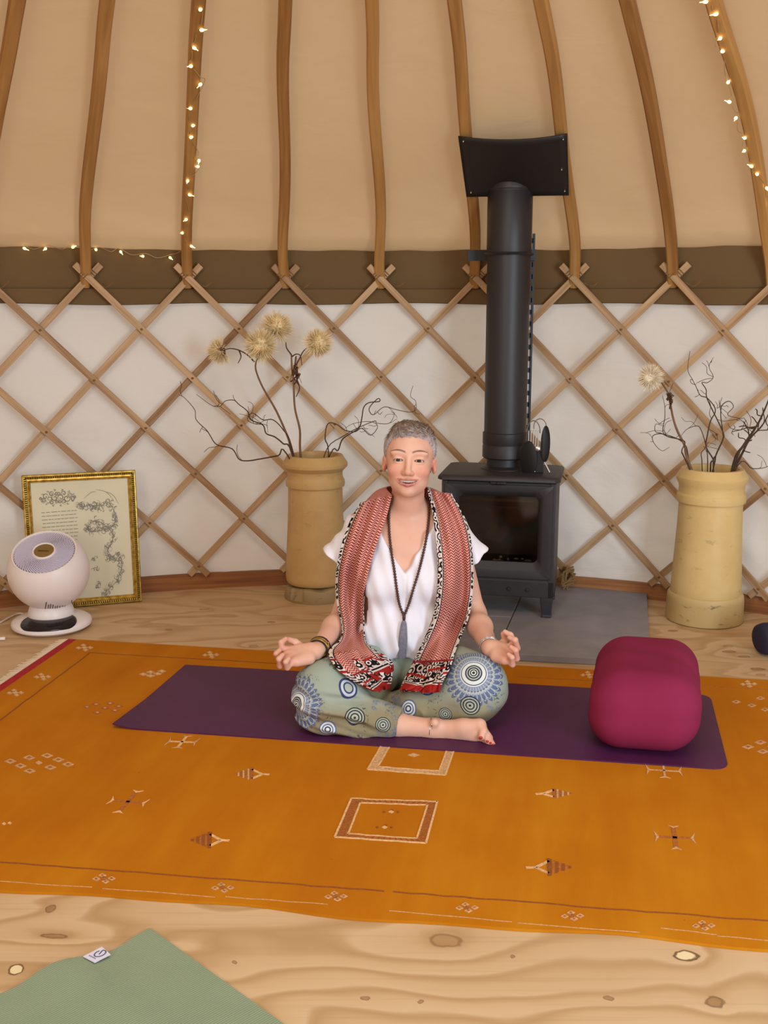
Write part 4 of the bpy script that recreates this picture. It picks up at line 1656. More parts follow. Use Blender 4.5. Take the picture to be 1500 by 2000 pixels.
rug = thing('kilim_rug', (RA + RB2 + RC + RD) / 4, 'large mustard-yellow woven rug with small embroidered motifs', 'rug')
NU, NV = 60, 36
G = np.zeros((NV, NU, 3))
for j in range(NV):
    v = j / (NV - 1)
    for i in range(NU):
        u = i / (NU - 1)
        p = (RA * (1 - u) + RB2 * u) * (1 - v) + (RD * (1 - u) + RC * u) * v
        edge = min(1, (1 - v) * 12) 
        wob = .010 * math.sin(u * 23) * (v > .97) + .006 * math.sin(u * 51 + 1) * (v > .97)
        p = p + np.array([0, wob * .8, 0])
        G[j, i] = (p[0], p[1], RTOP)
mbt = MB().grid(G, flip=True)
top = G
# skirt to the floor
edge = [G[0, i] for i in range(NU)] + [G[j, -1] for j in range(1, NV)] + [G[-1, i] for i in range(NU - 2, -1, -1)] + [G[j, 0] for j in range(NV - 2, 0, -1)]
mbt.sweep([[p * np.array([1, 1, 0]) + np.array([0, 0, .0006]) for p in edge], edge], cap=False)
mk('rug_field', mbt, rug_material(), rug, smooth=40)
M_RED = plain('rug_red', '#a3131a', .92, var=.15, vscale=40)
M_FRINGE = plain('fringe_cotton', '#d3bda2', .95, var=.1)
M_CREAM = plain('thread_cream', '#dcb07a', .95, var=.25, vscale=120)
M_PALE = plain('thread_pale', '#c99d70', .95, var=.3, vscale=160)
M_RUST = plain('thread_rust', '#a8601c', .95, var=.3, vscale=140)
M_BROWN = plain('thread_brown', '#8a4a12', .95, var=.2, vscale=140)
# red end band and fringe on the left end
mb = MB().prism([RA + np.array([0, 0, .0006]), RA - e_l * .034 + np.array([0, 0, .0006]), RD - e_l * .034 + np.array([0, 0, .0006]), RD + np.array([0, 0, .0006])], (0, 0, RTOP - .0005))
mk('red_end_band', mb, M_RED, rug, bevel=.001)
mb = MB()
L = np.linalg.norm(RD - RA)
k = int(L / .007)
for i in range(k):
    a = RA - e_l * .034 + (RD - RA) * (i + .5) / k + np.array([0, 0, .004])
    b = a - e_l * random.uniform(.028, .045) + np.array([random.uniform(-.006, .006), random.uniform(-.006, .006), -.0025])
    mb.tube([a, (a + b) / 2 + np.array([0, 0, .001]), b], [.003, .0026, .002], 4)
mk('cotton_fringe', mb, M_FRINGE, rug, kind='stuff')
ZM = RTOP + .0001


def rp(px, py):
    return atZ(px, py, ZM)


def motif(name, build, mats, label=None):
    mb = MB()
    build(mb)
    return mk(name, mb, mats, rug, label=label)


def line(mb, pts, w, mi=0, th=.0009):
    mb.ribbon([rp(*p) for p in pts], w, (0, 0, 1), th, mi)


def wavy(p0, p1, n=40, amp=1.0, seed=1):
    out = []
    for i in range(n + 1):
        t = i / n
        out.append((p0[0] + (p1[0] - p0[0]) * t, p0[1] + (p1[1] - p0[1]) * t + amp * (float(vnoise(i * .6, seed, 2)) - .5) * 2))
    return out


motif('border_line', lambda m: line(m, wavy((-60, 1679), (750, 1741), 40), .0045), M_BROWN)
motif('border_line', lambda m: line(m, wavy((768, 1742), (1560, 1804), 40, 1, 4), .0045), M_BROWN)
motif('border_line', lambda m: line(m, wavy((176, 1275), (-10, 1414), 24), .005), M_BROWN)
motif('border_line', lambda m: line(m, wavy((176, 1275), (560, 1297), 24, .5), .005), M_BROWN)
motif('border_line', lambda m: line(m, wavy((1010, 1322), (1560, 1350), 24, .5), .004), M_RUST)
for a_, b_ in (((0, 1722), (180, 1733)), ((200, 1735), (420, 1752)), ((440, 1752), (640, 1766)), ((760, 1778), (1000, 1801)), ((1010, 1802), (1250, 1822)), ((1290, 1812), (1400, 1826)), ((1400, 1828), (1560, 1842))):
    motif('hem_stitch', lambda m: line(m, wavy(a_, b_, 8, .8, int(a_[0])), .0016), M_PALE)


def framed(m, outer, inner, fill):
    o = outer
    n_ = inner
    for i in range(4):
        j = (i + 1) % 4
        m.prism([rp(*o[i]), rp(*o[j]), rp(*n_[j]), rp(*n_[i])], (0, 0, .0007), mi=0)
        line(m, wavy(o[i], o[j], 16, .7, i), .0052, 1, .0016)
        line(m, wavy(n_[i], n_[j], 16, .7, i + 5), .0046, 1, .0016)
        # hatch stitches
        for q in range(26 if i % 2 else 14):
            t = (q + .5) / (26 if i % 2 else 14)
            a = np.array(o[i]) * (1 - t) + np.array(o[j]) * t
            b = np.array(n_[i]) * (1 - t) + np.array(n_[j]) * t
            line(m, [tuple(a * .85 + b * .15), tuple(a * .2 + b * .8)], .0022, 2, .0011)


framed_l = 'rust square outline with cream edges'
motif('square_motif', lambda m: framed(m, [(686, 1560), (854, 1566), (832, 1647), (654, 1635)], [(704, 1568), (835, 1573), (814, 1638), (680, 1629)], 0), [M_RUST, M_CREAM, M_BROWN], framed_l)
motif('square_motif', lambda m: framed(m, [(778, 1400), (906, 1408), (870, 1514), (718, 1503)], [(793, 1402), (892, 1410), (858, 1506), (738, 1498)], 0), [M_PALE, M_CREAM, M_PALE], 'pale square outline partly under the purple mat')


def cross_m(m, c, arm1, arm2, w=.013, mi=(0, 1)):
    c = np.array(c, float)
    for a in (arm1, arm2):
        a = np.array(a, float)
        line(m, [tuple(c - a), tuple(c + a)], w if a is arm1 else w, mi[0])
    for a, b in ((arm1, arm2), (arm2, arm1)):
        a = np.array(a, float)
        b = np.array(b, float) / np.linalg.norm(b) * 9
        for s in (-1, 1):
            tip = c + a * s
            m.prism([rp(*(tip - a * s * .15)), rp(*(tip + a * s * .12 - b * 1.2)), rp(*(tip + a * s * .02)), rp(*(tip + a * s * .12 + b * 1.2))], (0, 0, .0011), mi=mi[1])


motif('cross_motif', lambda m: cross_m(m, (250, 1566), (18, -20), (32, 3), .010), [M_RUST, M_CREAM], 'rust cross with cream tips at the front left')
motif('cross_motif', lambda m: cross_m(m, (356, 1449), (9, -11), (26, 1), .008, (1, 0)), [M_PALE, M_CREAM], 'pale cross beside the front edge of the purple mat')
motif('cross_motif', lambda m: cross_m(m, (1318, 1636), (3, 21), (36, 2), .011), [M_RUST, M_PALE], 'rust cross with pale tips at the front right')
motif('cross_motif', lambda m: cross_m(m, (1297, 1505), (2, 13), (32, 2), .006), [M_PALE, M_PALE], 'faint cross at the right corner of the purple mat')


def tree_m(m, c, L, h, dirn):
    c = np.array(c, float)
    # stepped triangular body with a pointed pale head
    for i in range(7):
        t0 = i / 7
        hh = h * (1 - t0) 
        x0 = c[0] - dirn * L * .5 * t0
        m.prism([rp(x0, c[1] - hh), rp(x0 - dirn * L * .055, c[1] - hh), rp(x0 - dirn * L * .055, c[1] + hh), rp(x0, c[1] + hh)], (0, 0, .0010), mi=0 if i % 2 else 2)
    line(m, [(c[0], c[1] - h * .75), (c[0] + dirn * L * .28, c[1]), (c[0] + dirn * L * .5, c[1] + 1)], .008, 1, .0013)
    line(m, [(c[0], c[1] + h * .75), (c[0] + dirn * L * .28, c[1] + 1)], .008, 1, .0013)
    line(m, [(c[0] + dirn, c[1] - h * 1.05), (c[0] - dirn, c[1] + h * 1.05)], .007, 2, .0013)


motif('tree_motif', lambda m: tree_m(m, (410, 1641), 76, 15, 1), [M_RUST, M_CREAM, M_BROWN], 'rust arrow-shaped tree at the front left')
motif('tree_motif', lambda m: tree_m(m, (492, 1512), 68, 12, 1), [M_PALE, M_CREAM, M_RUST], 'pale arrow-shaped tree before the woman')
motif('tree_motif', lambda m: tree_m(m, (1072, 1694), 90, 16, -1), [M_RUST, M_PALE, M_BROWN], 'rust arrow-shaped tree at the front right')
motif('tree_motif', lambda m: tree_m(m, (1082, 1550), 72, 9, -1), [M_PALE, M_CREAM, M_RUST], 'pale arrow-shaped tree right of the squares')


def diamond(m, c, rx, ry, mi=0, hole=None):
    p = lambda k: [rp(c[0] - rx * k, c[1]), rp(c[0], c[1] - ry * k), rp(c[0] + rx * k, c[1]), rp(c[0], c[1] + ry * k)]
    m.prism(p(1), (0, 0, .0010), mi=mi)
    if hole is not None:
        m.prism(p(.42), (0, 0, .0016), mi=hole)


def flower(m, c, s=1.0):
    for dx, dy in ((-15, 1), (15, 0), (-3, -6), (3, 6), (0, 0)):
        diamond(m, (c[0] + dx * s, c[1] + dy * s), 8 * s, 4.2 * s, 0 if (dx or dy) else 1, 1)


for c in ((203, 1716), (435, 1734), (656, 1751), (912, 1773), (1118, 1789), (1374, 1808)):
    motif('flower_motif', lambda m: flower(m, c), [M_PALE, M_RUST])
for c in ((165, 1265), (412, 1279), (83, 1322), (1462, 1336), (1150, 1318), (30, 1353)):
    motif('flower_motif', lambda m: flower(m, c, .75), [M_PALE, M_CREAM])
motif('diamond_cluster', lambda m: [diamond(m, p, 12, 5, 0, 1) for p in ((20, 1487), (57, 1480), (92, 1476), (114, 1484), (133, 1493), (98, 1499), (58, 1506), (40, 1496))] + [diamond(m, (76, 1490), 7, 4, 0)], [M_PALE, M_RUST], 'ring of eight pale diamonds at the left')
motif('diamond_cluster', lambda m: [diamond(m, p, 9, 3.5, 0, 1) for p in ((170, 1381), (188, 1376), (215, 1374), (232, 1380), (225, 1388), (190, 1392), (205, 1383))], [M_RUST, M_PALE], 'faint rust diamonds left of the purple mat')
motif('diamond_cluster', lambda m: [diamond(m, p, 9, 3.2, 0, 1) for p in ((280, 1317), (294, 1313), (308, 1316), (294, 1320), (316, 1311))], [M_PALE, M_CREAM], 'small pale diamonds near the back left corner of the mat')
motif('diamond_cluster', lambda m: [diamond(m, p, 12, 4.5, 0, 1) for p in ((1461, 1459), (1485, 1450), (1490, 1468), (1510, 1458), (1530, 1448))], [M_PALE, M_RUST], 'pale diamonds at the right edge')
motif('diamond_cluster', lambda m: [diamond(m, p, 9, 3.5, 0, 1) for p in ((1438, 1371), (1468, 1378), (1485, 1364), (1494, 1386), (1512, 1372))], [M_PALE, M_RUST], 'pale diamonds beside the right end of the mat')
motif('dot_motif', lambda m: [diamond(m, p, 4.5, 3, 0) for p in ((8, 1609), (19, 1608))], [M_CREAM])
for c in ((764, 1586), (751, 1616)):
    motif('dot_motif', lambda m: [diamond(m, c, 6, 3, 0), diamond(m, (c[0] - 14, c[1]), 3, 2, 1), diamond(m, (c[0] + 13, c[1]), 3, 2, 1), diamond(m, (c[0] + 2, c[1] - 4), 3, 1.6, 1)], [M_CREAM, M_BROWN])
motif('dot_motif', lambda m: [diamond(m, (808, 1475), 12, 4, 0, 1)], [M_PALE, M_CREAM])

# ================================================================== purple yoga mat
MT = RTOP + .0046
FLm, FRm, BLm = atZ(220, 1420, MT), atZ(1424, 1502, MT), atZ(362, 1298, MT)
BRm = FRm + (BLm - FLm)


def mat_material(name, c1, c2, ribs=None, rough=.5, spec=.4):
    t = NT(name)
    co = t.coord()
    n = t.noise(co, 6, 3)
    col = t.ramp(n, [(.3, c1), (.7, c2)])
    h = t.noise(co, 420, 2)
    if ribs is not None:
        wv = t.n('ShaderNodeTexWave')
        wv.inputs['Scale'].default_value = ribs[1]
        t.link(t.mapping(co, (1, 1, 1), (0, 0, 0), (0, 0, ribs[0])), wv.inputs['Vector'])
        h = t.math('ADD', t.math('MULTIPLY', wv.outputs['Fac'], 1.0), t.math('MULTIPLY', h, .3))
    t.bump(h, .35, .0012)
    return t.out(col, rough, spec=spec)


def round_quad(c, r, n=6):
    out = []
    for i in range(4):
        p, a, b = c[i], c[i - 1], c[(i + 1) % 4]
        da, db = unit(a - p), unit(b - p)
        for k in range(n + 1):
            t = k / n
            out.append((p + da * r) * (1 - t) ** 2 + p * 2 * t * (1 - t) + (p + db * r) * t ** 2)
    return out


# grid with a lifted front-left corner
NU, NV = 90, 30
G = np.zeros((NV, NU, 3))
for j in range(NV):
    v = j / (NV - 1)
    for i in range(NU):
        u = i / (NU - 1)
        # pull the corners in to round them
        uu, vv = u, v
        p = (FLm * (1 - uu) + FRm * uu) * (1 - vv) + (BLm * (1 - uu) + BRm * uu) * vv
        du = min(u, 1 - u) * 1.83
        dv = min(v, 1 - v) * .6
        r = .045
        if du < r and dv < r and u > .5:
            qx, qy = r - du, r - dv
            m = max(qx, qy)
            s = math.hypot(qx, qy)
            if s > 1e-6:
                f = m / s
                nx, ny = qx * f, qy * f
                p = p + unit(FLm - FRm) * (qx - nx) * -(1 if u < .5 else -1) + unit(BLm - FLm) * (qy - ny) * (1 if v < .5 else -1)
        lift = max(0, 1 - (u * 1.83) / .10) ** 2 * max(0, 1 - v * .6 / .25) * .012
        p = p + np.array([0, 0, lift])
        G[j, i] = p
mb = MB().grid(G)
edge = [G[0, i] for i in range(NU)] + [G[j, -1] for j in range(1, NV)] + [G[-1, i] for i in range(NU - 2, -1, -1)] + [G[j, 0] for j in range(NV - 2, 0, -1)]
mb.sweep([[p - np.array([0, 0, .0042]) for p in edge], edge], cap=False)
mb.grid((G - np.array([0, 0, .0042])), flip=True)
mk('yoga_mat', mb, mat_material('mat_purple', '#48183f', '#511d47', rough=.5, spec=.32), smooth=50, label='dark purple yoga mat under the seated woman', cat='yoga mat')

# ================================================================== bolster
bf = atZ(1263, 1486, MT)
BW, BH, BL_ = .318, .232, .50
bd = unit(atZ(1232, 1330, MT) - atZ(1262, 1463, MT))
bdir = unit(np.array([.20, 1.0, 0]))
bx = np.array([bdir[1], -bdir[0], 0])
t = NT('bolster_cloth')
co = t.coord()
nz = t.noise(co, 3, 3)
t.bump(t.math('ADD', nz, t.math('MULTIPLY', t.noise(co, 500, 1), .02)), .2, .01)
M_BOL = t.out(t.ramp(nz, [(.3, '#7e2242'), (.7, '#8a2949')]), .9, spec=.12)
bol = thing('bolster', bf + bdir * BL_ / 2, 'plump maroon bolster cushion on the right end of the purple mat', 'bolster')
bs = SDF()


def bol_fn(P):
    q = P - (bf + bdir * BL_ / 2 + np.array([0, 0, BH / 2]))
    xx = q @ bx
    dd = q @ bdir
    zz = q[..., 2]
    xx = xx - .03 * zz - .010 * np.sin(dd * 6)
    hw = np.array([BW / 2, BL_ / 2, BH / 2])
    bul = 1 + .035 * np.cos(xx / BW * math.pi) * np.cos(dd / BL_ * math.pi) * (zz > -.02)
    r = .098
    a = np.stack([np.abs(xx), np.abs(dd), np.abs(zz) / bul], -1) - hw + r
    d = np.linalg.norm(np.maximum(a, 0), axis=-1) + np.minimum(a.max(-1), 0) - r
    return d + .0025 * np.sin(dd * 42 + xx * 20) * np.clip(zz / .08, 0, 1) * np.clip(1 - np.abs(dd) * 4.5, 0, 1)


bs.add(s_fn(bol_fn, bf + bdir * BL_ / 2 + np.array([0, 0, BH / 2]), .35), .01)
Vb_, Qb_ = bs.mesh(arr(bf[0] - .22, bf[0] + .34, .006), arr(bf[1] - .03, bf[1] + BL_ + .05, .006), arr(MT - .01, MT + BH + .03, .006))
Vb_[:, 2] = np.maximum(Vb_[:, 2], MT + .0005)
mesh_vq('cushion', Vb_, Qb_, M_BOL, bol)
# ================================================================== green mat in the foreground
g0, g1, g2 = atZ(293, 1812, .004), atZ(555, 2000, .004), atZ(0, 1937, .004)
d1, d2 = unit(g1 - g0), unit(g2 - g0)
gm = thing('yoga_mat', g0, 'sage green ribbed yoga mat in the bottom left corner', 'yoga mat')
NU, NV = 70, 40
L1, L2 = 1.2, .68
G = np.zeros((NV, NU, 3))
for j in range(NV):
    for i in range(NU):
        s = i / (NU - 1) * L2
        q = j / (NV - 1) * L1
        p = g0 + d2 * s + d1 * q
        off = (-.020 * math.exp(-((s - .10) / .055) ** 2) + .006 * math.exp(-((s - .215) / .04) ** 2) - .007 * math.exp(-((s - .31) / .04) ** 2)) * math.exp(-q / .25)
        p = p - d1 * off * 1.0
        lift = (.010 * math.exp(-((s - .20) / .06) ** 2) + .006 * math.exp(-((s - .42) / .07) ** 2)) * math.exp(-(q / .15) ** 2)
        G[j, i] = p + np.array([0, 0, lift])
mb = MB().grid(G, flip=True)
edge = [G[0, i] for i in range(NU)] + [G[j, -1] for j in range(1, NV)] + [G[-1, i] for i in range(NU - 2, -1, -1)] + [G[j, 0] for j in range(NV - 2, 0, -1)]
mb.sweep([[p - np.array([0, 0, .0036]) for p in edge], edge], cap=False)
mk('mat_sheet', mb, mat_material('mat_green', '#849277', '#8d9a7f', (math.atan2(d1[1], d1[0]) + math.radians(90), 60), .75, .25), gm, smooth=50)


def gp(px, py, dz=.0):
    """point on the lifted mat surface"""
    p = atZ(px, py, .012)
    return p + np.array([0, 0, dz])


lab = [gp(162, 1869), gp(199, 1850), gp(216, 1865), gp(185, 1881)]
lb = mk('sewn_label', MB().prism(lab, (0, 0, .0012)), plain('label_white', '#d6d3e2', .8), gm, label='small white sewn label with a swirl logo')
lc = (lab[1] + lab[2] + lab[0] + lab[3]) / 4 + np.array([0, 0, .0014])
lu = unit(lab[1] - lab[0])
lv = unit(np.array([-lu[1], lu[0], 0]))
lc = lc + lu * .006
mb = MB()
pts = [lc + lu * (.012 * math.cos(a)) + lv * (.009 * math.sin(a)) for a in np.linspace(math.radians(70), math.radians(395), 20)]
pts += [lc + lu * .005 + lv * .003, lc - lu * .003 + lv * -.001]
mb.ribbon(smooth_path(pts, 3), .0022, (0, 0, 1), .0004)
for i in range(6):
    a = lab[0] + (lab[3] - lab[0]) * (.22 + i * .095) + lu * .008 + np.array([0, 0, .0014])
    mb.ribbon([a, a + lu * .0026], .0016, (0, 0, 1), .0003)
mk('swirl_logo', mb, plain('label_ink', '#4c4a78', .8), lb, label='dark blue swirl logo and tiny lettering')

# ================================================================== dark cushion at the right edge
c0 = atZ(1499, 1288)
mb = MB()
rn = []
ax_ = unit(np.array([1.0, .25, 0]))
pv = np.array([-ax_[1], ax_[0], 0])
for k_ in range(10):
    s = [-.10, -.098, -.09, -.07, .0, .1, .2, .27, .29, .3][k_]
    sc = [.3, .7, .9, .98, 1, 1, 1, .95, .8, .3][k_]
    rn.append([c0 + ax_ * (s + .09) + pv * (.065 * sc * math.cos(a) + .05) + np.array([0, 0, .062 + .06 * sc * math.sin(a)]) for a in [2 * math.pi * i / 28 for i in range(28)]])
mk('rolled_mat', MB().sweep(rn), plain('navy_cloth', '#241f38', .8, var=.1), smooth=50, label='rolled dark navy mat at the right edge of the picture', cat='rolled mat')
# ================================================================== the seated woman
CX = 0.07
person = thing('person', [CX, 3.2, MT], 'woman with cropped grey hair sitting cross-legged on the purple mat, palms up on her knees', 'person')


def A_(px, py, Y):
    return atY(px, py, Y)


# ---------- head frame
HC = A_(800, 893, 3.36)
yaw_, roll_, pit_ = math.radians(3.2), math.radians(2.2), math.radians(9)
hf = np.array([0, -math.cos(pit_), math.sin(pit_)])
hf = np.array([hf[1] * -math.sin(yaw_) * -1, hf[1] * math.cos(yaw_), hf[2]])
hf = unit(hf)
hr = unit(np.cross(np.array([0, 0, 1.0]), hf)) * 1.0
if hr[0] < 0:
    hr = -hr
hu = unit(np.cross(hr, hf))
if hu[2] < 0:
    hu = -hu
cr, sr = math.cos(roll_), math.sin(roll_)
hr, hu = hr * cr - hu * sr, hu * cr + hr * sr
HR = np.stack([hr, hu, hf], 1)        # local -> world


def hp(x, y, z):
    return HC + HR @ np.array([x, y, z], float)


def hell(c, r, R=None):
    return s_ell(hp(*c), r, HR if R is None else HR @ R)


def hcone(a, b, ra, rb):
    return s_cone(hp(*a), hp(*b), ra, rb)


def rotz(a):
    a = math.radians(a)
    return np.array([[math.cos(a), -math.sin(a), 0], [math.sin(a), math.cos(a), 0], [0, 0, 1]])


# ---------- joints
SHL, SHR = np.array([CX - .150, 3.425, .555]), np.array([CX + .150, 3.425, .555])
ELL, ELR = np.array([-.130, 3.415, .268]), np.array([.297, 3.415, .268])
WRL, WRR = A_(618, 1272, 3.14), A_(957, 1266, 3.14)


def torso(S, g=0.0, k=.05):
    S.add(s_ell((CX, 3.43, .135), (.175 + g, .125 + g, .115 + g)), .04)
    S.add(s_ell((CX, 3.42, .30), (.138 + g, .100 + g, .15 + g)), k)
    S.add(s_ell((CX, 3.415, .47), (.150 + g, .098 + g, .135 + g)), k)
    for s in (-1, 1):
        S.add(s_ell((CX + s * .068, 3.335, .405), (.068 + g, .060 + g, .062 + g)), .05)
    S.add(s_cone(SHL + np.array([.02, 0, .012]), SHR + np.array([-.02, 0, .012]), .050 + g, .050 + g), .05)


def hands(S):
    def chain(pts, rad, k=.004):
        for a, b, ra, rb in zip(pts[:-1], pts[1:], rad[:-1], rad[1:]):
            S.add(s_cone(a, b, ra, rb), k)
    # viewer's left hand
    w = WRL
    kn = [A_(569, 1269, 3.125), A_(562, 1277, 3.105), A_(562, 1286, 3.085), A_(570, 1293, 3.068)]
    for q in kn:
        S.add(s_cone(w + (q - w) * .12, q, .020, .0125), .012)
    S.add(s_cone(A_(604, 1268, 3.135), A_(584, 1266, 3.135), .019, .013), .012)
    S.add(s_cone(A_(604, 1286, 3.10), A_(580, 1293, 3.07), .019, .014), .012)
    chain([A_(590, 1265, 3.145), A_(577, 1254, 3.15), A_(563, 1249, 3.135)], [.0135, .0105, .0085])
    chain([kn[0], A_(550, 1266, 3.115), A_(549, 1255, 3.115), A_(558, 1248, 3.125)], [.0110, .0095, .0088, .0075])
    chain([kn[1], A_(545, 1287, 3.085), A_(540, 1277, 3.07), A_(546, 1270, 3.08)], [.0115, .0098, .0090, .0075])
    chain([kn[2], A_(547, 1300, 3.062), A_(545, 1287, 3.045), A_(552, 1279, 3.055)], [.0115, .0096, .0088, .0072])
    chain([kn[3], A_(561, 1304, 3.05), A_(558, 1293, 3.032), A_(564, 1286, 3.042)], [.0105, .0086, .0078, .0066])
    # viewer's right hand
    w = WRR
    kn = [A_(994, 1265, 3.125), A_(1000, 1273, 3.105), A_(998, 1282, 3.085), A_(990, 1288, 3.068)]
    for q in kn:
        S.add(s_cone(w + (q - w) * .12, q, .020, .0125), .012)
    S.add(s_cone(A_(970, 1264, 3.135), A_(984, 1264, 3.135), .019, .013), .012)
    S.add(s_cone(A_(970, 1282, 3.10), A_(985, 1289, 3.07), .020, .014), .012)
    chain([A_(978, 1260, 3.145), A_(987, 1250, 3.15), A_(983, 1238, 3.14)], [.0135, .0105, .0085])
    chain([kn[0], A_(1004, 1254, 3.115), A_(997, 1240, 3.115), A_(986, 1234, 3.125)], [.0110, .0095, .0088, .0075])
    chain([kn[1], A_(1010, 1266, 3.085), A_(1006, 1250, 3.075), A_(995, 1245, 3.085)], [.0115, .0098, .0090, .0075])
    chain([kn[2], A_(1009, 1286, 3.062), A_(1007, 1270, 3.048), A_(998, 1264, 3.055)], [.0115, .0096, .0088, .0072])
    chain([kn[3], A_(1001, 1298, 3.05), A_(1000, 1284, 3.035), A_(993, 1278, 3.042)], [.0105, .0086, .0078, .0066])


ANK = A_(846, 1424, 3.03)


def foot(S):
    S.add(s_cone(A_(700, 1408, 3.08), A_(778, 1417, 3.045), .050, .036), .02)
    S.add(s_cone(A_(778, 1417, 3.045), ANK, .036, .029), .015)
    S.add(s_cone(ANK, A_(862, 1431, 3.045), .028, .026), .02)
    S.add(s_sphere(A_(849, 1412, 3.005), .013), .015)          # ankle bone
    S.add(s_cone(A_(855, 1424, 3.03), A_(905, 1421, 3.005), .027, .025), .015)
    S.add(s_cone(A_(865, 1433, 3.025), A_(925, 1436, 2.995), .020, .019), .015)
    S.add(s_cone(A_(905, 1421, 3.005), A_(936, 1417, 2.995), .025, .021), .015)
    S.add(s_cone(A_(925, 1434, 3.0), A_(940, 1434, 2.985), .019, .017), .015)
    S.add(s_cone(A_(938, 1416, 2.992), A_(944, 1428, 2.972), .017, .0125), .006)
    S.add(s_cone(A_(944, 1428, 2.972), A_(941, 1439, 2.962), .0125, .0105), .004)
    for (x0, y0, x1, y1, x2, y2, r) in ((943, 1424, 952, 1436, 952, 1447, .0095), (944, 1430, 956, 1441, 957, 1450, .0088), (943, 1436, 957, 1447, 962, 1453, .0082), (938, 1441, 950, 1450, 957, 1456, .0075)):
        S.add(s_cone(A_(x0, y0, 2.99), A_(x1, y1, 2.972), r * 1.3, r * 1.15), .004)
        S.add(s_cone(A_(x1, y1, 2.972), A_(x2, y2, 2.962), r * 1.15, r * 1.0), .002)


def head(S):
    S.add(hell((0, .022, -.018), (.0765, .079, .094)), .02)
    S.add(hell((0, -.034, .008), (.0665, .086, .074)), .025)
    S.add(hell((0, -.074, .018), (.0560, .046, .056)), .02)
    S.add(hell((0, -.107, .050), (.021, .016, .020)), .02)
    for s in (-1, 1):
        S.add(hell((s * .040, -.042, .050), (.024, .020, .025)), .018)
        S.add(hell((s * .030, .012, .062), (.028, .010, .014)), .018)
        # eye socket, lids
        S.add(hell((s * .0325, -.011, .089), (.021, .012, .014)), .016, 's')
        S.add(s_sphere(hp(s * .0325, -.0125, .0625), .0150), .006)

        def slit(P, s=s):
            q = (P - HC) @ HR
            xx, yy = (q[..., 0] - s * .0325) / .0140, q[..., 1] + .0125
            up_ = .0050 * (1 - xx * xx)
            lo_ = -.0024 * (1 - xx * xx)
            return np.maximum(np.maximum(yy - up_, lo_ - yy), .064 - q[..., 2]) * .8
        S.add(s_fn(slit, hp(s * .0325, -.0125, .075), .022), .0010, 's')
        # ear
        S.add(hell((s * .0790, -.022, -.012), (.0075, .028, .016), np.array([[math.cos(s * .35), 0, math.sin(s * .35)], [0, 1, 0], [-math.sin(s * .35), 0, math.cos(s * .35)]])), .006)
        S.add(hell((s * .0855, -.018, .000), (.006, .017, .009)), .004, 's')
        # smile folds
        S.add(hcone((s * .0190, -.049, .0865), (s * .0375, -.068, .0765), .0032, .0034), .007, 's')
    S.add(hcone((0, .004, .074), (0, -.044, .0930), .0068, .0092), .010)
    S.add(hell((0, -.049, .0925), (.0112, .0090, .0100)), .008)
    for s in (-1, 1):
        S.add(hell((s * .0115, -.0515, .084), (.0072, .0066, .0090)), .006)
        S.add(s_sphere(hp(s * .0062, -.0590, .092), .0030), .002, 's')
    # mouth: opening between the lips
    up = [(-.0325, -.0678, .0648), (-.017, -.0702, .0775), (0, -.0708, .0818), (.017, -.0702, .0775), (.0325, -.0678, .0648)]
    lo = [(-.0320, -.0690, .0648), (-.018, -.0815, .0765), (0, -.0872, .0808), (.018, -.0815, .0765), (.0320, -.0690, .0648)]
    for a, b in zip(up[:-1], up[1:]):
        S.add(hcone(a, b, .0034, .0034), .004)
    for a, b in zip(lo[:-1], lo[1:]):
        S.add(hcone(a, b, .0052, .0052), .005)

    def gape(P):
        q = (P - HC) @ HR
        xx = q[..., 0] / .0300
        yu_ = -.0722 - .0012 * (1 - xx * xx)
        yl_ = yu_ - .0088 * (1 - xx * xx)
        return np.maximum(np.maximum(q[..., 1] - yu_, yl_ - q[..., 1]), .056 - q[..., 2]) * .85
    S.add(s_fn(gape, hp(0, -.078, .075), .035), .0012, 's')
    S.add(hcone((0, -.066, -.022), tuple(HR.T @ (np.array([CX + .004, 3.435, .585]) - HC)), .050, .057), .022)


body = SDF()
torso(body, 0.0)
body.add(s_cone((CX - .02, 3.44, .63), SHL + np.array([.03, .01, .015]), .042, .042), .04)
body.add(s_cone((CX + .02, 3.44, .63), SHR + np.array([-.03, .01, .015]), .042, .042), .04)
head(body)
for s, sh, el, wr in ((-1, SHL, ELL, WRL), (1, SHR, ELR, WRR)):
    body.add(s_cone(sh, el, .046, .038), .03)
    mid = el * .62 + wr * .38
    body.add(s_cone(el, mid, .0385, .0375), .025)
    body.add(s_cone(mid, wr, .0370, .0255), .025)
hands(body)
foot(body)
# upper legs inside the trousers
KNL, KNR = A_(636, 1352, 3.10), A_(928, 1342, 3.12)
body.add(s_cone((CX - .09, 3.40, .12), KNL, .075, .05), .03)
body.add(s_cone((CX + .09, 3.40, .12), KNR, .075, .05), .03)
body.add(s_cone(KNL, A_(700, 1408, 3.08), .05, .045), .02)
body.add(s_cone(KNR, A_(800, 1392, 3.14), .05, .04), .02)

hx = HC[0]
xs = axis_grid([(-.37, .0028), (-.19, .004), (hx - .10, .0019), (hx + .10, .004), (.29, .0028), (.41, None)])
ys = axis_grid([(2.93, .0028), (3.16, .0032), (3.255, .0019), (3.34, .0034), (3.58, None)])
zz0 = HC[2] - .14
zs = axis_grid([(.006, .0028), (.30, .0045), (zz0, .0019), (HC[2] + .125, None)])
V, Q = body.mesh(xs, ys, zs)
V[:, 2] = np.maximum(V[:, 2], MT + .0006)

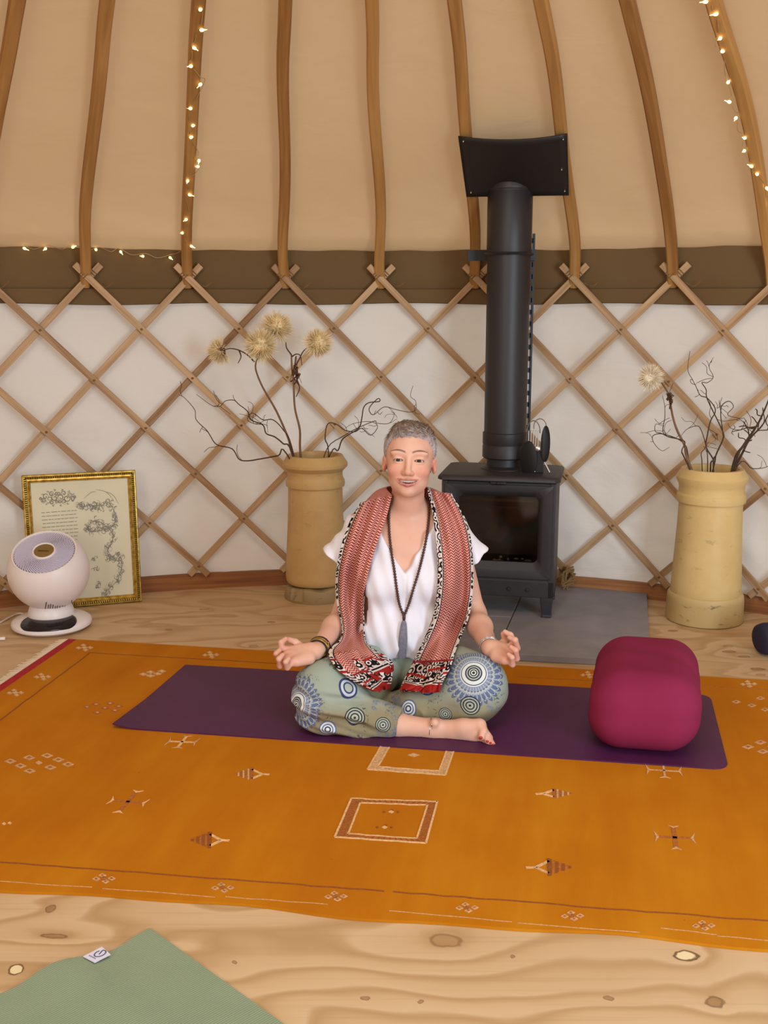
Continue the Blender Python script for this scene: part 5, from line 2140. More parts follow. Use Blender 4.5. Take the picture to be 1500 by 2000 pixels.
# skin colour: lips, cheeks, brows are pigment of the skin itself
Lh = (V - HC) @ HR
c_skin = np.array(lin('#dcab94')[:3])
c_lip = np.array(lin('#b4605c')[:3])
c_rosy = np.array(lin('#cf8068')[:3])
c_brow = np.array(lin('#4e372b')[:3])
c_red = np.array(lin('#c4685a')[:3])
c_mouth = np.array(lin('#5a2420')[:3])
C = np.tile(c_skin, (len(V), 1))


def blend(C, m, c):
    m = np.clip(m, 0, 1)[:, None]
    return C * (1 - m) + c * m


isH = Lh[:, 2] > -.02
x, y, z = Lh[:, 0], Lh[:, 1], Lh[:, 2]
for s in (-1, 1):
    C = blend(C, .60 * np.exp(-(((x - s * .042) / .022) ** 2 + ((y + .046) / .02) ** 2)) * isH, c_rosy)
    C = blend(C, .55 * np.exp(-(((x - s * .081) / .012) ** 2 + ((y + .022) / .03) ** 2)), c_red)
    # brow arch
    bx_ = (x - s * .033) * s
    byc = .0200 - 10.0 * (bx_ - .003) ** 2
    th_ = np.where(bx_ < 0, .0029, .0029 - np.clip(bx_, 0, .025) * .07)
    C = blend(C, np.clip((th_ - np.abs(y - byc)) / .0016 + .5, 0, 1) * .82 * np.clip((.0235 - np.abs(bx_ - .001)) / .004 + .5, 0, 1) * (z > .03), c_brow)
    C = blend(C, .35 * np.exp(-(((y + .0225 - .12 * np.abs(x - s * .0325)) / .0022) ** 2)) * (np.abs(x - s * .0325) < .016) * (z > .04), c_rosy)
    # lash line round the eye slit
    e_ = ((x - s * .0325) / .0160) ** 2 + ((y + .0115) / .0056) ** 2
    C = blend(C, ((e_ < 1.0) & (z > .05) & (y > -.0145)) * .75, np.array(lin('#4a2c22')[:3]))
    C = blend(C, ((e_ < 1.0) & (z > .05) & (y <= -.0145)) * .35, np.array(lin('#8c5748')[:3]))
C = blend(C, .35 * np.exp(-((x / .014) ** 2 + ((y + .05) / .012) ** 2)) * (z > .07), c_rosy)
# lips: band between the outer lip curves
yu = -.0665 - .0012 * np.cos(np.clip(x / .030, -1, 1) * math.pi / 2) - .0012 * np.exp(-(x / .004) ** 2)
yl = -.0712 - .0225 * np.cos(np.clip(x / .0335, -1, 1) * math.pi / 2)
soft = lambda q, w=.0012: np.clip(q / w + .5, 0, 1)
lipm = soft(yu - y) * soft(y - yl) * soft(.0340 - np.abs(x), .003) * (z > .05)
C = blend(C, lipm * .80, c_lip)
xn = x / .0310
inner = (y < -.0722) & (y > -.0742 - .0120 * (1 - xn * xn)) & (np.abs(x) < .0310) & (z > .03) & (z < .0778 - 9.5 * x * x)
C = blend(C, inner * 1.0, c_mouth)
# pink fingers and toes
for p_, r_ in [(A_(552, 1285, 3.07), .03), (A_(1002, 1272, 3.07), .032), (A_(955, 1444, 2.97), .02), (A_(985, 1286, 3.08), .018), (A_(560, 1255, 3.12), .02)]:
    C = blend(C, .5 * np.exp(-((np.linalg.norm(V - p_, axis=1) / r_) ** 2)), c_red)
t = NT('skin')
at = t.n('ShaderNodeAttribute')
at.attribute_name = 'Col'
nz = t.noise(t.coord(), 30, 4)
col = t.mix(t.math('MULTIPLY', t.smooth(nz, .4, .7), .18), at.outputs['Color'], '#cc8468')
t.bump(t.noise(t.coord(), 320, 2), .06, .001)
M_SKIN = t.out(col, .48, spec=.35, Subsurface_Weight=.12, Subsurface_Radius=(.012, .005, .003))
t.b.inputs['Subsurface Scale'].default_value = .6
skin = mesh_vq('body', V, Q, M_SKIN, person, C)

# ---------- eyes, teeth
M_EYEW = plain('eye_white', '#cdbfb6', .35)
M_IRIS = plain('iris', '#1e120c', .3, spec=.3)
for s in (-1, 1):
    ec = hp(s * .0325, -.0125, .0630)
    gaze = unit(HR @ np.array([0, -.02, 1.0]))
    eye = mk('eye', MB().lathe([(.0128 * math.sin(a), -.0128 * math.cos(a)) for a in np.linspace(.01, math.pi - .01, 14)], ec, 20, axis=gaze), M_EYEW, person, smooth=180)
    mk('iris', MB().lathe([(.0070 * k_, .0130 * math.cos(math.asin(.0070 * k_ / .0131)) + .0003) for k_ in (1, .8, .5, .2, .02)], ec, 18, axis=gaze), M_IRIS, eye, smooth=180)
mb = MB()
fr_t = []
for i in range(-14, 15):
    xx = i * .0018
    hh = .0080 - .09 * abs(xx) - .0009 * (i % 4 == 0)
    zt_ = .0735 - 8.0 * xx * xx - .0005 * (i % 4 == 0)
    fr_t.append([hp(xx, -.0700, zt_ - .003), hp(xx, -.0700, zt_), hp(xx, -.0722 - hh + .001, zt_), hp(xx, -.0722 - hh, zt_ - .001), hp(xx, -.0722 - hh, zt_ - .003)])
mb.sweep(fr_t)
mk('teeth', mb, plain('teeth', '#dccabb', .4), person, smooth=50)

# ---------- hair: cropped cap plus short strands
hair = SDF()
hair.add(hell((0, .026, -.020), (.0835, .084, .1005)), .01)
hair.add(hell((.006, .086, .018), (.056, .021, .050), rotz(-8)), .03)
hair.add(hell((0, -.03, -.04), (.078, .06, .07)), .02)


def hcut(P):
    q = (P - HC) @ HR
    xx, yy, z_ = q[..., 0], q[..., 1], q[..., 2]
    line = .55 * yy - .83 * z_
    fr_ = -.0165 + .0018 * np.sin(xx * 120 + 1) + .0012 * np.sin(xx * 290) - .004 * np.exp(-((xx + .004) / .012) ** 2) + .015 * np.clip(np.abs(xx) / .056, 0, 1) ** 2
    side = np.where(yy < -.005, (yy + .005) * -.9, 0)          # clear the ears
    return np.maximum(fr_ - line + np.where(np.abs(xx) > .045, side, 0), -.055 - yy) * .9


hair.add(s_fn(hcut, HC, .3), .006, 'i')


def hpost(P):
    q = (P - HC) @ HR
    a = np.arctan2(q[..., 0], q[..., 1] + .05)
    return .0007 * np.sin(q[..., 0] * 150 - q[..., 2] * 220 + q[..., 1] * 60) + .0006 * np.sin(a * 90 + q[..., 2] * 160)


hair.post = hpost
Vh, Qh = hair.mesh(arr(HC[0] - .115, HC[0] + .115, .0022), arr(3.24, 3.50, .0024), arr(HC[2] - .09, HC[2] + .135, .0022))
L = (Vh - HC) @ HR
c_side, c_top = np.array(lin('#b6abab')[:3]), np.array(lin('#78665a')[:3])
c_lite = np.array(lin('#b5a294')[:3])
wt = np.clip((L[:, 1] - .055) / .03, 0, 1)
Ch = c_side[None] * (1 - wt[:, None]) + c_top[None] * wt[:, None]
st = .5 + .5 * np.sin(L[:, 0] * 130 - L[:, 2] * 240 + 2 * np.sin(L[:, 1] * 60))
Ch = Ch * (.88 + .24 * st[:, None])
t = NT('hair_grey')
at = t.n('ShaderNodeAttribute')
at.attribute_name = 'Col'
M_HAIR = t.out(at.outputs['Color'], .55, spec=.3)
ho = mesh_vq('hair', Vh, Qh, M_HAIR, person, Ch, label='cropped silver-grey hair, darker on top')
# strands
me = ho.data
nn = np.zeros(len(Vh) * 3, np.float32)
me.vertices.foreach_get('normal', nn)
nn = nn.reshape(-1, 3)
idx = RNG.choice(len(Vh), 5200, replace=False)
sv, sq, sc = [], [], []
for i in idx:
    p, nrm = Vh[i], nn[i]
    l = L[i]
    flow = np.array([.75 if l[1] > .06 else .08 * np.sign(l[0]), -.15 if l[1] > .06 else -1.0, .55 if l[1] > .06 else .1])
    if l[1] > .06 and l[0] < -.035:
        flow = np.array([-.5, -.6, .4])
    fw = HR @ flow + RNG.normal(0, .16, 3)
    fw = unit(fw - nrm * (fw @ nrm) + nrm * (.07 if l[1] > .06 else .0))
    Ls = RNG.uniform(.012, .026) if l[1] > .055 else RNG.uniform(.006, .012)
    sd_ = unit(np.cross(fw, nrm)) * RNG.uniform(.0005, .0010)
    a = p - nrm * .001
    b = p + fw * Ls * .55 + nrm * .001
    c = p + fw * Ls - nrm * .0015
    o_ = len(sv)
    sv += [a - sd_, a + sd_, b + sd_ * .8, b - sd_ * .8, c + sd_ * .15, c - sd_ * .15]
    sq += [(o_, o_ + 1, o_ + 2, o_ + 3), (o_ + 3, o_ + 2, o_ + 4, o_ + 5)]
    cc = Ch[i] * RNG.uniform(.55, 1.25) if RNG.random() < .72 else c_lite * RNG.uniform(.9, 1.35)
    sc += [cc] * 6
mesh_vq('hair_strand', np.array(sv), np.array(sq), M_HAIR, ho, np.clip(np.array(sc), 0, 1), kind='stuff')

# ---------- blouse
blouse = SDF()
torso(blouse, .014, .06)
blouse.add(s_ell((CX, 3.395, .235), (.170, .138, .12)), .06)
for s, sh in ((-1, SHL), (1, SHR)):
    dirn = unit(np.array([s * .69, -.05, -.724]))
    a = np.array([CX + s * .098, 3.42, .586])
    b = np.array([CX + s * .226, 3.405, .455])
    ext = b + dirn * .05
    blouse.add(s_cone(a, ext, .056, .060), .03)
    blouse.add(s_fn(lambda P, dirn=dirn, b=b, s=s: np.maximum(-((P - b) @ dirn), -(s * (P[..., 0] - CX) - .12)), b + dirn * .06, .14), .003, 's')
    blouse.add(s_cone(b - dirn * .05, b + dirn * .08, .042, .057), .003, 's')


def vcut(P):
    return np.maximum((np.abs(P[..., 0] - (CX - .004)) - (P[..., 2] - .438) * .62) / 1.18, P[..., 1] - 3.43)


blouse.add(s_fn(vcut, (CX, 3.32, .56), .2), .006, 's')
blouse.add(s_fn(lambda P: .606 - P[..., 2], (CX, 3.4, .68), .3), .006, 's')
blouse.add(s_fn(lambda P: P[..., 2] - (.158 + .006 * np.sin(P[..., 0] * 40)), (CX, 3.4, .08), .4), .005, 's')


def bpost(P):
    x_, y_, z_ = P[..., 0] - CX, P[..., 1], P[..., 2]
    f = .0040 * np.sin(x_ * 60 + 2.0 * np.sin(z_ * 14)) * np.clip((.46 - z_) / .15, 0, 1)
    f += .0030 * np.sin((z_ * 75 + np.abs(x_) * 70)) * np.clip((.30 - z_) / .1, 0, 1)
    f += .0022 * np.sin(x_ * 130 + z_ * 40)
    f += .003 * np.exp(-(x_ / .0025) ** 2) * (z_ < .44)
    return f


blouse.post = bpost
Vb, Qb = blouse.mesh(arr(CX - .34, CX + .34, .0036), arr(3.20, 3.60, .0036), arr(.14, .64, .0036))
t = NT('white_cotton')
co = t.coord()
h = t.noise(t.mapping(co, (1, 1, .5)), 26, 4, .6, .5)
t.bump(t.math('ADD', h, t.math('MULTIPLY', t.noise(co, 600, 1), .1)), .35, .006)
M_WHITE = t.out('#e6e2ea', .85, spec=.2)
mesh_vq('blouse', Vb, Qb, M_WHITE, person, label='loose white V-neck cotton blouse')

# ---------- trousers
pants = SDF()
cuffn = unit(ANK - A_(735, 1405, 3.06))
cuffp = A_(781, 1414, 3.045)
pants.add(s_cone(A_(640, 1378, 3.085), A_(735, 1405, 3.06), .086, .056), .04)
pants.add(s_cone(A_(735, 1405, 3.06), cuffp + cuffn * .03, .056, .043), .02)
pants.add(s_cone(A_(640, 1410, 3.08), A_(755, 1430, 3.05), .045, .022), .05)
pants.add(s_fn(lambda P: np.maximum(-((P - cuffp) @ cuffn), np.linalg.norm(P - cuffp, axis=-1) - .09), cuffp, .1), .003, 's')
pants.add(s_cone(A_(750, 1412, 3.05), A_(805, 1418, 3.043), .037, .039), .003, 's')
pants.add(s_ell((CX, 3.44, .115), (.190, .135, .105)), .05)
pants.add(s_cone((CX - .085, 3.37, .115), A_(634, 1349, 3.10), .092, .094), .05)
pants.add(s_cone((CX + .085, 3.37, .115), A_(929, 1338, 3.12), .092, .098), .05)
pants.add(s_cone(A_(925, 1362, 3.11), A_(815, 1382, 3.15), .080, .062), .04)
pants.add(s_ell(A_(800, 1382, 3.20), (.12, .08, .05)), .04)
pants.add(s_fn(lambda P: .0125 - P[..., 2], (CX, 3.2, .05), 1.0), .004, 'i')


def ppost(P):
    x_, y_, z_ = P[..., 0], P[..., 1], P[..., 2]
    lw = np.clip((.02 - x_) / .1, 0, 1)
    q = (z_ * 1.0 + x_ * .28)
    f = .0075 * np.sin(q * 95 + 1.2 * np.sin(x_ * 18)) * lw * np.clip((.20 - z_) / .08, 0, 1)
    f += .0030 * np.sin(q * 210 + x_ * 12 + 2) * lw * np.clip((.17 - z_) / .06, 0, 1)
    rw = np.clip((x_ - .12) / .1, 0, 1)
    f += .004 * np.sin((z_ * .9 - x_ * .35) * 80 + 1) * rw * np.clip((.14 - z_) / .05, 0, 1)
    f += .0035 * np.sin(x_ * 75 + y_ * 60) * np.exp(-((x_ - CX) / .06) ** 2)
    return f


pants.post = ppost
Vp, Qp = pants.mesh(arr(-.28, .42, .0034), arr(2.94, 3.60, .0036), arr(.008, .26, .0032))


def pants_material():
    t = NT('batik_cotton')
    co = t.coord('Object')          # object space = person space
    n = t.noise(co, 9, 4, .6)
    x_, y_, z_ = t.sep(co)
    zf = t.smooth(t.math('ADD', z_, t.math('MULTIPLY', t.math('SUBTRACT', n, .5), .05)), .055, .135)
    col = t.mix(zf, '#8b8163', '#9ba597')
    # speckled scribbles
    sc = t.noise(co, 95, 2, .5, 1.5)
    zone = t.smooth(t.noise(t.mapping(co, (1, 1, 1), (3, 1, 2)), 14, 2), .52, .60)
    col = t.mix(t.math('MULTIPLY', t.math('MULTIPLY', t.smooth(sc, .60, .64), zone), .8), col, '#39413f')
    blue = t.smooth(t.noise(t.mapping(co, (1, 1, 1), (7, 5, 1)), 11, 2), .56, .62)
    col = t.mix(t.math('MULTIPLY', t.math('MULTIPLY', t.smooth(sc, .48, .54), blue), .7), col, '#5f6d8d')
    base = np.array(person.location)
    # printed roundels: (pixel, world radius, kind)
    spots = [((925, 1314), .098, 'big'), ((578, 1375), .085, 'big'), ((681, 1343), .034, 'ring'), ((693, 1402), .032, 'rings'),
             ((748, 1416), .024, 'rings'), ((918, 1378), .032, 'rings'), ((797, 1384), .030, 'blue'), ((655, 1300), .02, 'dots'),
             ((840, 1340), .035, 'ring'), ((870, 1395), .022, 'rings'), ((640, 1425), .028, 'blue')]
    for (px, py), r, kind in spots:
        P = pants.trace(np.array([px]), np.array([py]))[0]
        if np.isnan(P[0]):
            continue
        c = P - base
        d = t.n('ShaderNodeVectorMath', operation='DISTANCE')
        wob = t.n('ShaderNodeVectorMath', operation='ADD')
        t.link(co, wob.inputs[0])
        t.link(co, d.inputs[0])
        d.inputs[1].default_value = tuple(map(float, c))
        q = t.math('DIVIDE', d.outputs['Value'], r)
        W, K, Bl, Bd, S_ = lin('#d8dcd8'), lin('#23262f'), lin('#5a6890'), lin('#28306a'), lin('#a9b2a4')
        if kind == 'big':
            # petal fringe: angle in the x-z plane
            v = t.n('ShaderNodeVectorMath', operation='SUBTRACT')
            t.link(co, v.inputs[0])
            v.inputs[1].default_value = tuple(map(float, c))
            vx, vy, vz = t.sep(v.outputs[0])
            ang = t.math('ARCTAN2', vz, vx)
            pet = t.math('SINE', t.math('MULTIPLY', ang, 34.0))
            qq = t.math('ADD', q, t.math('MULTIPLY', pet, t.math('MULTIPLY', t.smooth(q, .40, .95), .055)))
            rc_ = t.ramp(qq, [(0, K), (.045, W), (.075, K), (.115, W), (.14, K), (.185, lin('#aab2b4')), (.22, K), (.265, W), (.37, Bd), (.395, W), (.43, lin('#7f8aa8')), (.56, K), (.58, lin('#a7b0b4')), (.66, Bl), (.82, K), (.84, W), (.86, Bl), (.95, K)], 'CONSTANT')
            m = t.math('LESS_THAN', qq, .965)
            pm = t.math('MULTIPLY', t.math('GREATER_THAN', q, .45), t.math('GREATER_THAN', pet, .55))
            rc_ = t.mix(t.math('MULTIPLY', pm, .65), rc_, '#b7bfb8')
        elif kind == 'rings':
            rc_ = t.ramp(q, [(0, K), (.12, S_), (.32, K), (.44, S_), (.60, K), (.72, S_), (.84, K), (.96, S_)], 'CONSTANT')
            m = t.math('LESS_THAN', q, .96)
        elif kind == 'ring':
            rc_ = t.ramp(q, [(0, S_), (.40, Bd), (.55, lin('#c3c9d2')), (.78, Bd), (.98, S_)], 'CONSTANT')
            m = t.math('LESS_THAN', q, .98)
        elif kind == 'blue':
            rc_ = t.ramp(q, [(0, W), (.2, Bd), (.35, W), (.5, Bl), (.62, W), (.8, Bl), (.95, W)], 'CONSTANT')
            m = t.math('LESS_THAN', q, .95)
        else:
            rc_ = lin('#4c5550')
            m = t.math('MULTIPLY', t.math('LESS_THAN', q, 1.0), t.math('GREATER_THAN', sc, .56))
        col = t.mix(t.math('MULTIPLY', m, .92), col, rc_)
    t.bump(t.noise(co, 30, 4, .6, .5), .25, .006)
    return t.out(col, .85, spec=.2)


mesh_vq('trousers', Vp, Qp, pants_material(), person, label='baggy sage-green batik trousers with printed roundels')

# ---------- toenails
M_NAIL = plain('red_polish', '#b8271f', .3)
for (x_, y_, Y_, r_) in ((939, 1441, 2.952, .0058), (952, 1448, 2.953, .0046), (958, 1451, 2.953, .0042), (963, 1454, 2.954, .0038)):
    p_ = body.trace(np.array([x_ * 1.0]), np.array([y_ * 1.0]))[0]
    if not np.isnan(p_[0]):
        mk('toenail', MB().sphere(p_, (r_, r_ * .5, r_ * .9), 8, 6), M_NAIL, person, smooth=180)

# ---------- scarf
whole = SDF()
whole.items = []


class Union:
    def __init__(s, parts):
        s.parts = parts

    def ev(s, P):
        return np.minimum.reduce([q.ev(P) for q in s.parts])

    trace = SDF.trace


dressed = Union([body, blouse, pants])


def loft_rows(rows, n):
    """rows of (inner px, outer px) -> dense pixel rows"""
    I_ = np.array(smooth_path([np.array(r[0], float) for r in rows], n))
    O_ = np.array(smooth_path([np.array(r[1], float) for r in rows], n))
    return I_, O_


def scarf_half(rows, back, n=7, NU=40, pleats=2.6, ph=0.0):
    I_, O_ = loft_rows(rows, n)
    m = len(I_)
    u = np.linspace(0, 1, NU)
    px = I_[:, None, 0] * (1 - u) + O_[:, None, 0] * u
    py = I_[:, None, 1] * (1 - u) + O_[:, None, 1] * u
    # a little waviness along the hem lines
    P = dressed.trace(px, py, .010)
    Yd = P[..., 1]
    for _ in range(80):
        bad = np.isnan(Yd)
        if not bad.any():
            break
        pad = np.pad(Yd, 1, constant_values=np.nan)
        st_ = np.stack([pad[:-2, 1:-1], pad[2:, 1:-1], pad[1:-1, :-2], pad[1:-1, 2:]])
        with np.errstate(all='ignore'):
            import warnings
            with warnings.catch_warnings():
                warnings.simplefilter('ignore')
                mean = np.nanmean(st_, 0)
        Yd = np.where(bad, mean, Yd)
    Y0 = Yd.copy()
    for _ in range(22):                         # cloth bridges the hollows
        pad = np.pad(Yd, 1, mode='edge')
        sm = (pad[:-2, 1:-1] + pad[2:, 1:-1] + pad[1:-1, :-2] + pad[1:-1, 2:]) / 4
        Yd = np.minimum(sm, Y0)
    for _ in range(12):
        pad = np.pad(Yd, 1, mode='edge')
        Yd = (pad[:-2, 1:-1] + pad[2:, 1:-1] + pad[1:-1, :-2] + pad[1:-1, 2:] + 2 * Yd) / 6
    v = np.arange(m)[:, None] / m
    rip = .5 + .5 * np.sin(u[None] * 2 * np.pi * pleats + ph + 1.6 * np.sin(v * 5 + ph))
    edge = np.minimum(u, 1 - u)[None]
    thick = .010 + .026 * rip * np.clip(edge * 7, .25, 1)
    Yd = Yd - thick
    dirs = np.stack([(px - 750) / F_PX, CP - (py - 1000) / F_PX * SP, -SP - (py - 1000) / F_PX * CP], -1)
    G = CAMP + dirs * (Yd / dirs[..., 1])[..., None]
    dn = dirs / np.linalg.norm(dirs, axis=-1)[..., None]
    for _ in range(14):
        dd = dressed.ev(G)
        G = G - dn * np.clip(.012 - dd, 0, .02)[..., None]
        G[1:-1] = G[1:-1] * .8 + .1 * (G[:-2] + G[2:])
    # over the shoulder and round the back of the neck: rows given in 3D
    B = []
    for (a, b) in back:
        a, b = np.asarray(a, float), np.asarray(b, float)
        row = a[None] * (1 - u[:, None]) + b[None] * u[:, None]
        B.append(row + np.array([0, .012, .02]) * np.sin(u * np.pi)[:, None])
    ctrl = [np.array(b) for b in B] + [G[0], G[min(3, m - 1)]]
    top = []
    for c in range(NU):
        top.append(smooth_path([q[c] for q in ctrl], 5)[: (len(ctrl) - 2) * 5])
    top = np.array(top).transpose(1, 0, 2)
    return np.concatenate([top, G])


rowsL = [((765, 968), (704, 982)), ((757, 1003), (684, 1016)), ((744, 1040), (669, 1056)), ((730, 1080), (660, 1095)), ((719, 1120), (655, 1132)),
         ((711, 1170), (658, 1182)), ((711, 1220), (668, 1222)), ((716, 1256), (664, 1250)), ((742, 1276), (640, 1272)), ((764, 1298), (654, 1302)), ((766, 1326), (682, 1326)), ((760, 1346), (728, 1350))]
rowsR = [((836, 960), (882, 964)), ((845, 1000), (906, 1006)), ((851, 1050), (919, 1048)), ((855, 1100), (924, 1095)), ((854, 1150), (924, 1148)),
         ((847, 1200), (918, 1196)), ((832, 1240), (905, 1232)), ((815, 1275), (890, 1270)), ((799, 1308), (880, 1304)), ((785, 1335), (866, 1330)), ((782, 1350), (858, 1352))]
nb = (CX + .008, 3.505, .685)
ob = (CX + .008, 3.545, .590)
GL = scarf_half(rowsL, [(nb, ob), ((CX - .045, 3.485, .688), (CX - .085, 3.54, .585)), ((CX - .062, 3.43, .690), (CX - .145, 3.49, .605))], ph=.4)
GR = scarf_half(rowsR, [(nb, ob), ((CX + .055, 3.485, .688), (CX + .095, 3.54, .585)), ((CX + .070, 3.43, .692), (CX + .150, 3.49, .605))], ph=2.0, pleats=2.2)


def scarf_uv(G, u0=0.0, u1=0.0):
    c = G.mean(1)
    L = np.concatenate([[0], np.cumsum(np.linalg.norm(np.diff(c, axis=0), axis=1))])
    L = L[-1] - L
    un = np.linspace(0, 1, G.shape[1])[None]
    k0 = u0 * np.clip((L[:, None] - .14) / .34, 0, 1)
    k1 = u1 * np.clip((.50 - L[:, None]) / .1, 0, 1) if u1 else 0 * L[:, None]
    uu = k0 + (.150 - k1 - k0) * un
    return np.stack(np.broadcast_arrays(uu, L[:, None]), -1)


def scarf_material():
    t = NT('block_print_cotton')
    u, v, _ = t.sep(t.coord('UV'))
    tri = t.math('PINGPONG', u, .0098)
    s = t.math('FRACT', t.math('DIVIDE', t.math('ADD', v, t.math('MULTIPLY', tri, .85)), .0088))
    mid = t.math('LESS_THAN', t.math('ABSOLUTE', t.math('SUBTRACT', t.math('PINGPONG', u, .0098), .0049)), .0045)
    stripe = t.math('LESS_THAN', s, .5)
    col = t.mix(t.math('MULTIPLY', stripe, t.math('ADD', .85, t.math('MULTIPLY', mid, .15))), '#dca797', '#8c2b2b')
    uvn = t.comb(t.math('MULTIPLY', u, 1.0), v, 0.0)
    # scroll border along both long edges and at the ends
    vor = t.n('ShaderNodeTexVoronoi', feature='F1')
    t.link(uvn, vor.inputs['Vector'])
    vor.inputs['Scale'].default_value = 46
    rg = t.math('FRACT', t.math('MULTIPLY', vor.outputs['Distance'], 2.6))
    scr = t.math('GREATER_THAN', rg, .50)
    bw = t.mix(scr, '#1c1416', '#d9c9c0')
    e0 = t.math('LESS_THAN', u, .020)
    e1 = t.math('GREATER_THAN', u, .138)
    end = t.math('LESS_THAN', v, .125)
    m = t.math('MAXIMUM', t.math('MAXIMUM', e0, e1), end)
    col = t.mix(m, col, bw)
    # thin stripes bounding the borders
    for a, b, c in ((.018, .0200, '#d9c9c0'), (.0200, .023, '#1c1416'), (.135, .138, '#1c1416'), (.138, .140, '#d9c9c0')):
        q = t.math('MULTIPLY', t.math('GREATER_THAN', u, a), t.math('LESS_THAN', u, b))
        col = t.mix(t.math('MULTIPLY', q, t.math('GREATER_THAN', v, .125)), col, c)
    for a, b, c in ((.0, .028, '#a02620'), (.028, .034, '#d9c9c0'), (.034, .040, '#1c1416'), (.040, .044, '#d9c9c0'), (.118, .125, '#8c2b2b'), (.074, .082, '#a02620')):
        q = t.math('MULTIPLY', t.math('GREATER_THAN', v, a), t.math('LESS_THAN', v, b))
        col = t.mix(q, col, c)
    t.bump(t.noise(t.mapping(t.coord('UV'), (30, 14, 1)), 1.0, 3), .3, .006)
    return t.out(col, .9, spec=.12)


mb = MB()
mb.grid(GL, scarf_uv(GL, .027, .0))
mb.grid(GR, scarf_uv(GR), flip=True)
mk('scarf', mb, scarf_material(), person, smooth=180, solid=.0025, label='red herringbone block-print scarf hanging over both shoulders')
# folded tail ends bunched in the lap
M_SC = bpy.data.materials['block_print_cotton']


def tail(pts_in, pts_out, seed, v0=.0):
    I_ = np.array(smooth_path([np.array(p, float) for p in pts_in], 5))
    O_ = np.array(smooth_path([np.array(p, float) for p in pts_out], 5))
    u = np.linspace(0, 1, 22)
    px = I_[:, None, 0] * (1 - u) + O_[:, None, 0] * u
    py = I_[:, None, 1] * (1 - u) + O_[:, None, 1] * u
    P = dressed.trace(px, py, .02)
    Yd = np.where(np.isnan(P[..., 1]), np.nanmean(P[..., 1]), P[..., 1])
    for _ in range(3):
        pad = np.pad(Yd, 1, mode='edge')
        Yd = np.minimum((pad[:-2, 1:-1] + pad[2:, 1:-1] + pad[1:-1, :-2] + pad[1:-1, 2:]) / 4, Yd)
    m = len(I_)
    vv = np.linspace(0, 1, m)[:, None]
    Yd = Yd - .012 - .010 * np.sin(u[None] * 9 + seed + 3 * vv) 
    dirs = np.stack([(px - 750) / F_PX, CP - (py - 1000) / F_PX * SP, -SP - (py - 1000) / F_PX * CP], -1)
    return CAMP + dirs * (Yd / dirs[..., 1])[..., None]


for (pi, po, sd_) in (([(700, 1268), (708, 1290), (735, 1318), (762, 1328)], [(652, 1276), (668, 1306), (700, 1334), (742, 1352)], 1.0),
                      ([(745, 1276), (766, 1292), (769, 1310)], [(700, 1290), (715, 1312), (738, 1330)], 2.2),
                      ([(876, 1296), (862, 1320), (858, 1352)], [(832, 1300), (828, 1330), (824, 1354)], .3),
                      ([(815, 1290), (796, 1325), (780, 1346)], [(852, 1300), (832, 1335), (820, 1350)], 1.6)):
    G = tail(pi, po, sd_)
    mb = MB().grid(G, scarf_uv(G) * np.array([.6, 1.0]) + np.array([.03, 0]))
    mk('scarf_tail', mb, M_SC, person, smooth=180, solid=.002, label='black, white and red printed scarf end in the lap')

# ---------- mala necklace
def on_body(pts, off):
    P = np.array(smooth_path([np.array(p, float) for p in pts], 10))
    return P, dressed.trace(P[:, 0], P[:, 1], off)


M_BEAD = plain('dark_bead', '#4a2619', .5, var=.35, vscale=90)
nkl = thing('mala_necklace', A_(790, 1204, 3.27), 'long dark wooden bead necklace with a grey tassel worn by the woman', 'necklace')
left = [(766, 972), (760, 1000), (760, 1036), (764, 1075), (770, 1112), (775, 1150), (780, 1180), (789, 1204)]
right = [(836, 972), (838, 1000), (835, 1036), (829, 1070), (820, 1108), (809, 1145), (799, 1178), (789, 1204)]
first = None
for pts in (left, right):
    P2, P3 = on_body(pts, .0055)
    ok = ~np.isnan(P3[:, 0])
    P3 = P3[ok]
    Ys = P3[:, 1].copy()
    P3c = P3.copy()
    L = np.concatenate([[0], np.cumsum(np.linalg.norm(np.diff(P3c, axis=0), axis=1))])
    for s_ in np.arange(.0, L[-1], .0092):
        p = np.array([np.interp(s_, L, P3c[:, k]) for k in range(3)])
        if first is None:
            mb0 = MB().sphere((0, 0, 0), .0047, 10, 7)
            first = mk('bead', mb0, M_BEAD, nkl, smooth=180, local=True)
            first.location = tuple(p - np.array(nkl.location))
        else:
            share(first, 'bead', nkl, p - np.array(nkl.location))
pt = dressed.trace(np.array([789.0, 787., 785.]), np.array([1208.0, 1245., 1284.]), .006)
pt = np.array([q if not np.isnan(q[0]) else pt[0] for q in pt])
mk('guru_bead', MB().lathe([(.0008, .012), (.0045, .010), (.0055, .003), (.004, -.006), (.0015, -.010)], pt[0], 12), M_BEAD, nkl, smooth=60)
M_TAS = plain('tassel_grey', '#75727f', .9, var=.2, vscale=120)
path = smooth_path([pt[0] + np.array([0, 0, -.006]), pt[0] * .7 + pt[1] * .3, pt[1], pt[2]], 6)
nT = len(path)
frames = []
for i, p in enumerate(path):
    t_ = i / (nT - 1)
    r_ = .0045 + .0085 * min(1, t_ * 1.5)
    frames.append([p + np.array([r_ * (1 + .10 * (k % 2)) * math.cos(a), -.4 * r_ * (1 + .1 * (k % 2)) * math.sin(a) - .002, 0]) for k, a in enumerate([2 * math.pi * k / 24 for k in range(24)])])
mk('tassel', MB().sweep(frames), M_TAS, nkl, smooth=50, label='grey thread tassel')

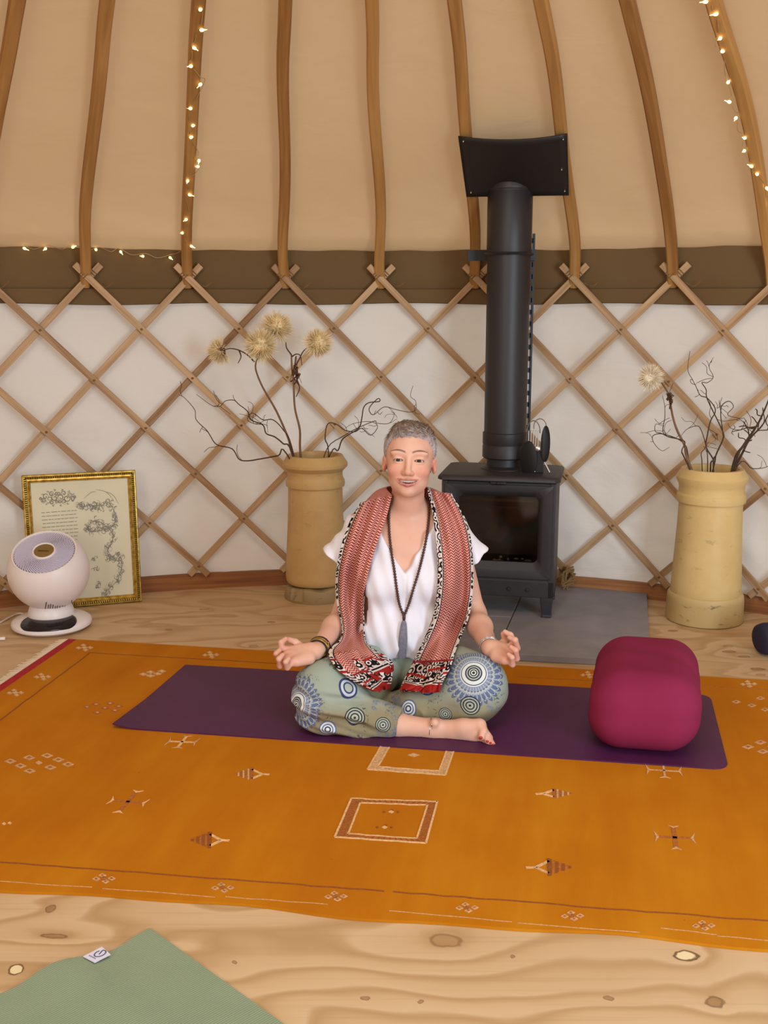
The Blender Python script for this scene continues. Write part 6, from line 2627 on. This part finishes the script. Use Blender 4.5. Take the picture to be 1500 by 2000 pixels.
# ---------- bracelets and anklet
def band(c, axis, r, w, mat, name, parent, flat=1.0, sq=1.0):
    axis = unit(axis)
    ref = np.array([0, 0, 1.0])
    e1 = unit(np.cross(axis, ref))
    e2 = np.cross(axis, e1)
    pts = [c + r * (math.cos(a) * e1 + math.sin(a) * e2) for a in np.linspace(0, 2 * math.pi, 41)[:-1]]
    return mk(name, MB().tube(pts, w, 6, closed=True), mat, parent, smooth=180)


M_BRASS = plain('brass', '#b08a4a', .35, .8)
M_CORDB = plain('black_cord', '#2a1e16', .8)
M_SILV = plain('silver', '#c9c6c6', .25, .95)
axL = WRL - (ELL * .62 + WRL * .38)
br = thing('bracelet', WRL, 'brass and dark cord bangles on the wrist at the left', 'bracelet')
band(WRL - unit(axL) * .012, axL, .0305, .0022, M_CORDB, 'dark_cord', br)
band(WRL - unit(axL) * .018, axL, .0315, .0030, M_BRASS, 'brass_bangle', br)
band(WRL - unit(axL) * .025, axL + np.array([0, 0, .03]), .0320, .0020, M_BRASS, 'brass_bangle', br)
band(WRL - unit(axL) * .031, axL + np.array([.03, 0, .03]), .0330, .0020, M_CORDB, 'dark_cord', br)
for i in range(5):
    a = i * 1.0 - .3
    e1 = unit(np.cross(unit(axL), np.array([0, 0, 1.0])))
    e2 = np.cross(unit(axL), e1)
    c = WRL - unit(axL) * .026 + .036 * (math.cos(a) * e1 + math.sin(a) * e2)
    mk('charm', MB().sphere(c, .0036, 8, 6), M_BRASS, br, smooth=180)
axR = WRR - (ELR * .62 + WRR * .38)
b2 = thing('bracelet', WRR, 'thin silver cuff on the wrist at the right', 'bracelet')
band(WRR - unit(axR) * .008, axR, .0305, .0022, M_SILV, 'silver_wire', b2)
band(WRR - unit(axR) * .015, axR, .0312, .0018, M_SILV, 'silver_wire', b2)
an = thing('anklet', A_(841, 1424, 3.03), 'thin silver chain anklet on the bare foot', 'anklet')
axF = ANK - A_(778, 1417, 3.045)
band(A_(841, 1422, 3.031), axF, .0325, .0016, M_SILV, 'chain', an)
pc_ = body.trace(np.array([843.]), np.array([1416.]))[0]
if not np.isnan(pc_[0]):
    mk('charm', MB().sphere(pc_ + np.array([0, -.003, 0]), (.002, .0015, .005), 8, 6), M_SILV, an, smooth=180)
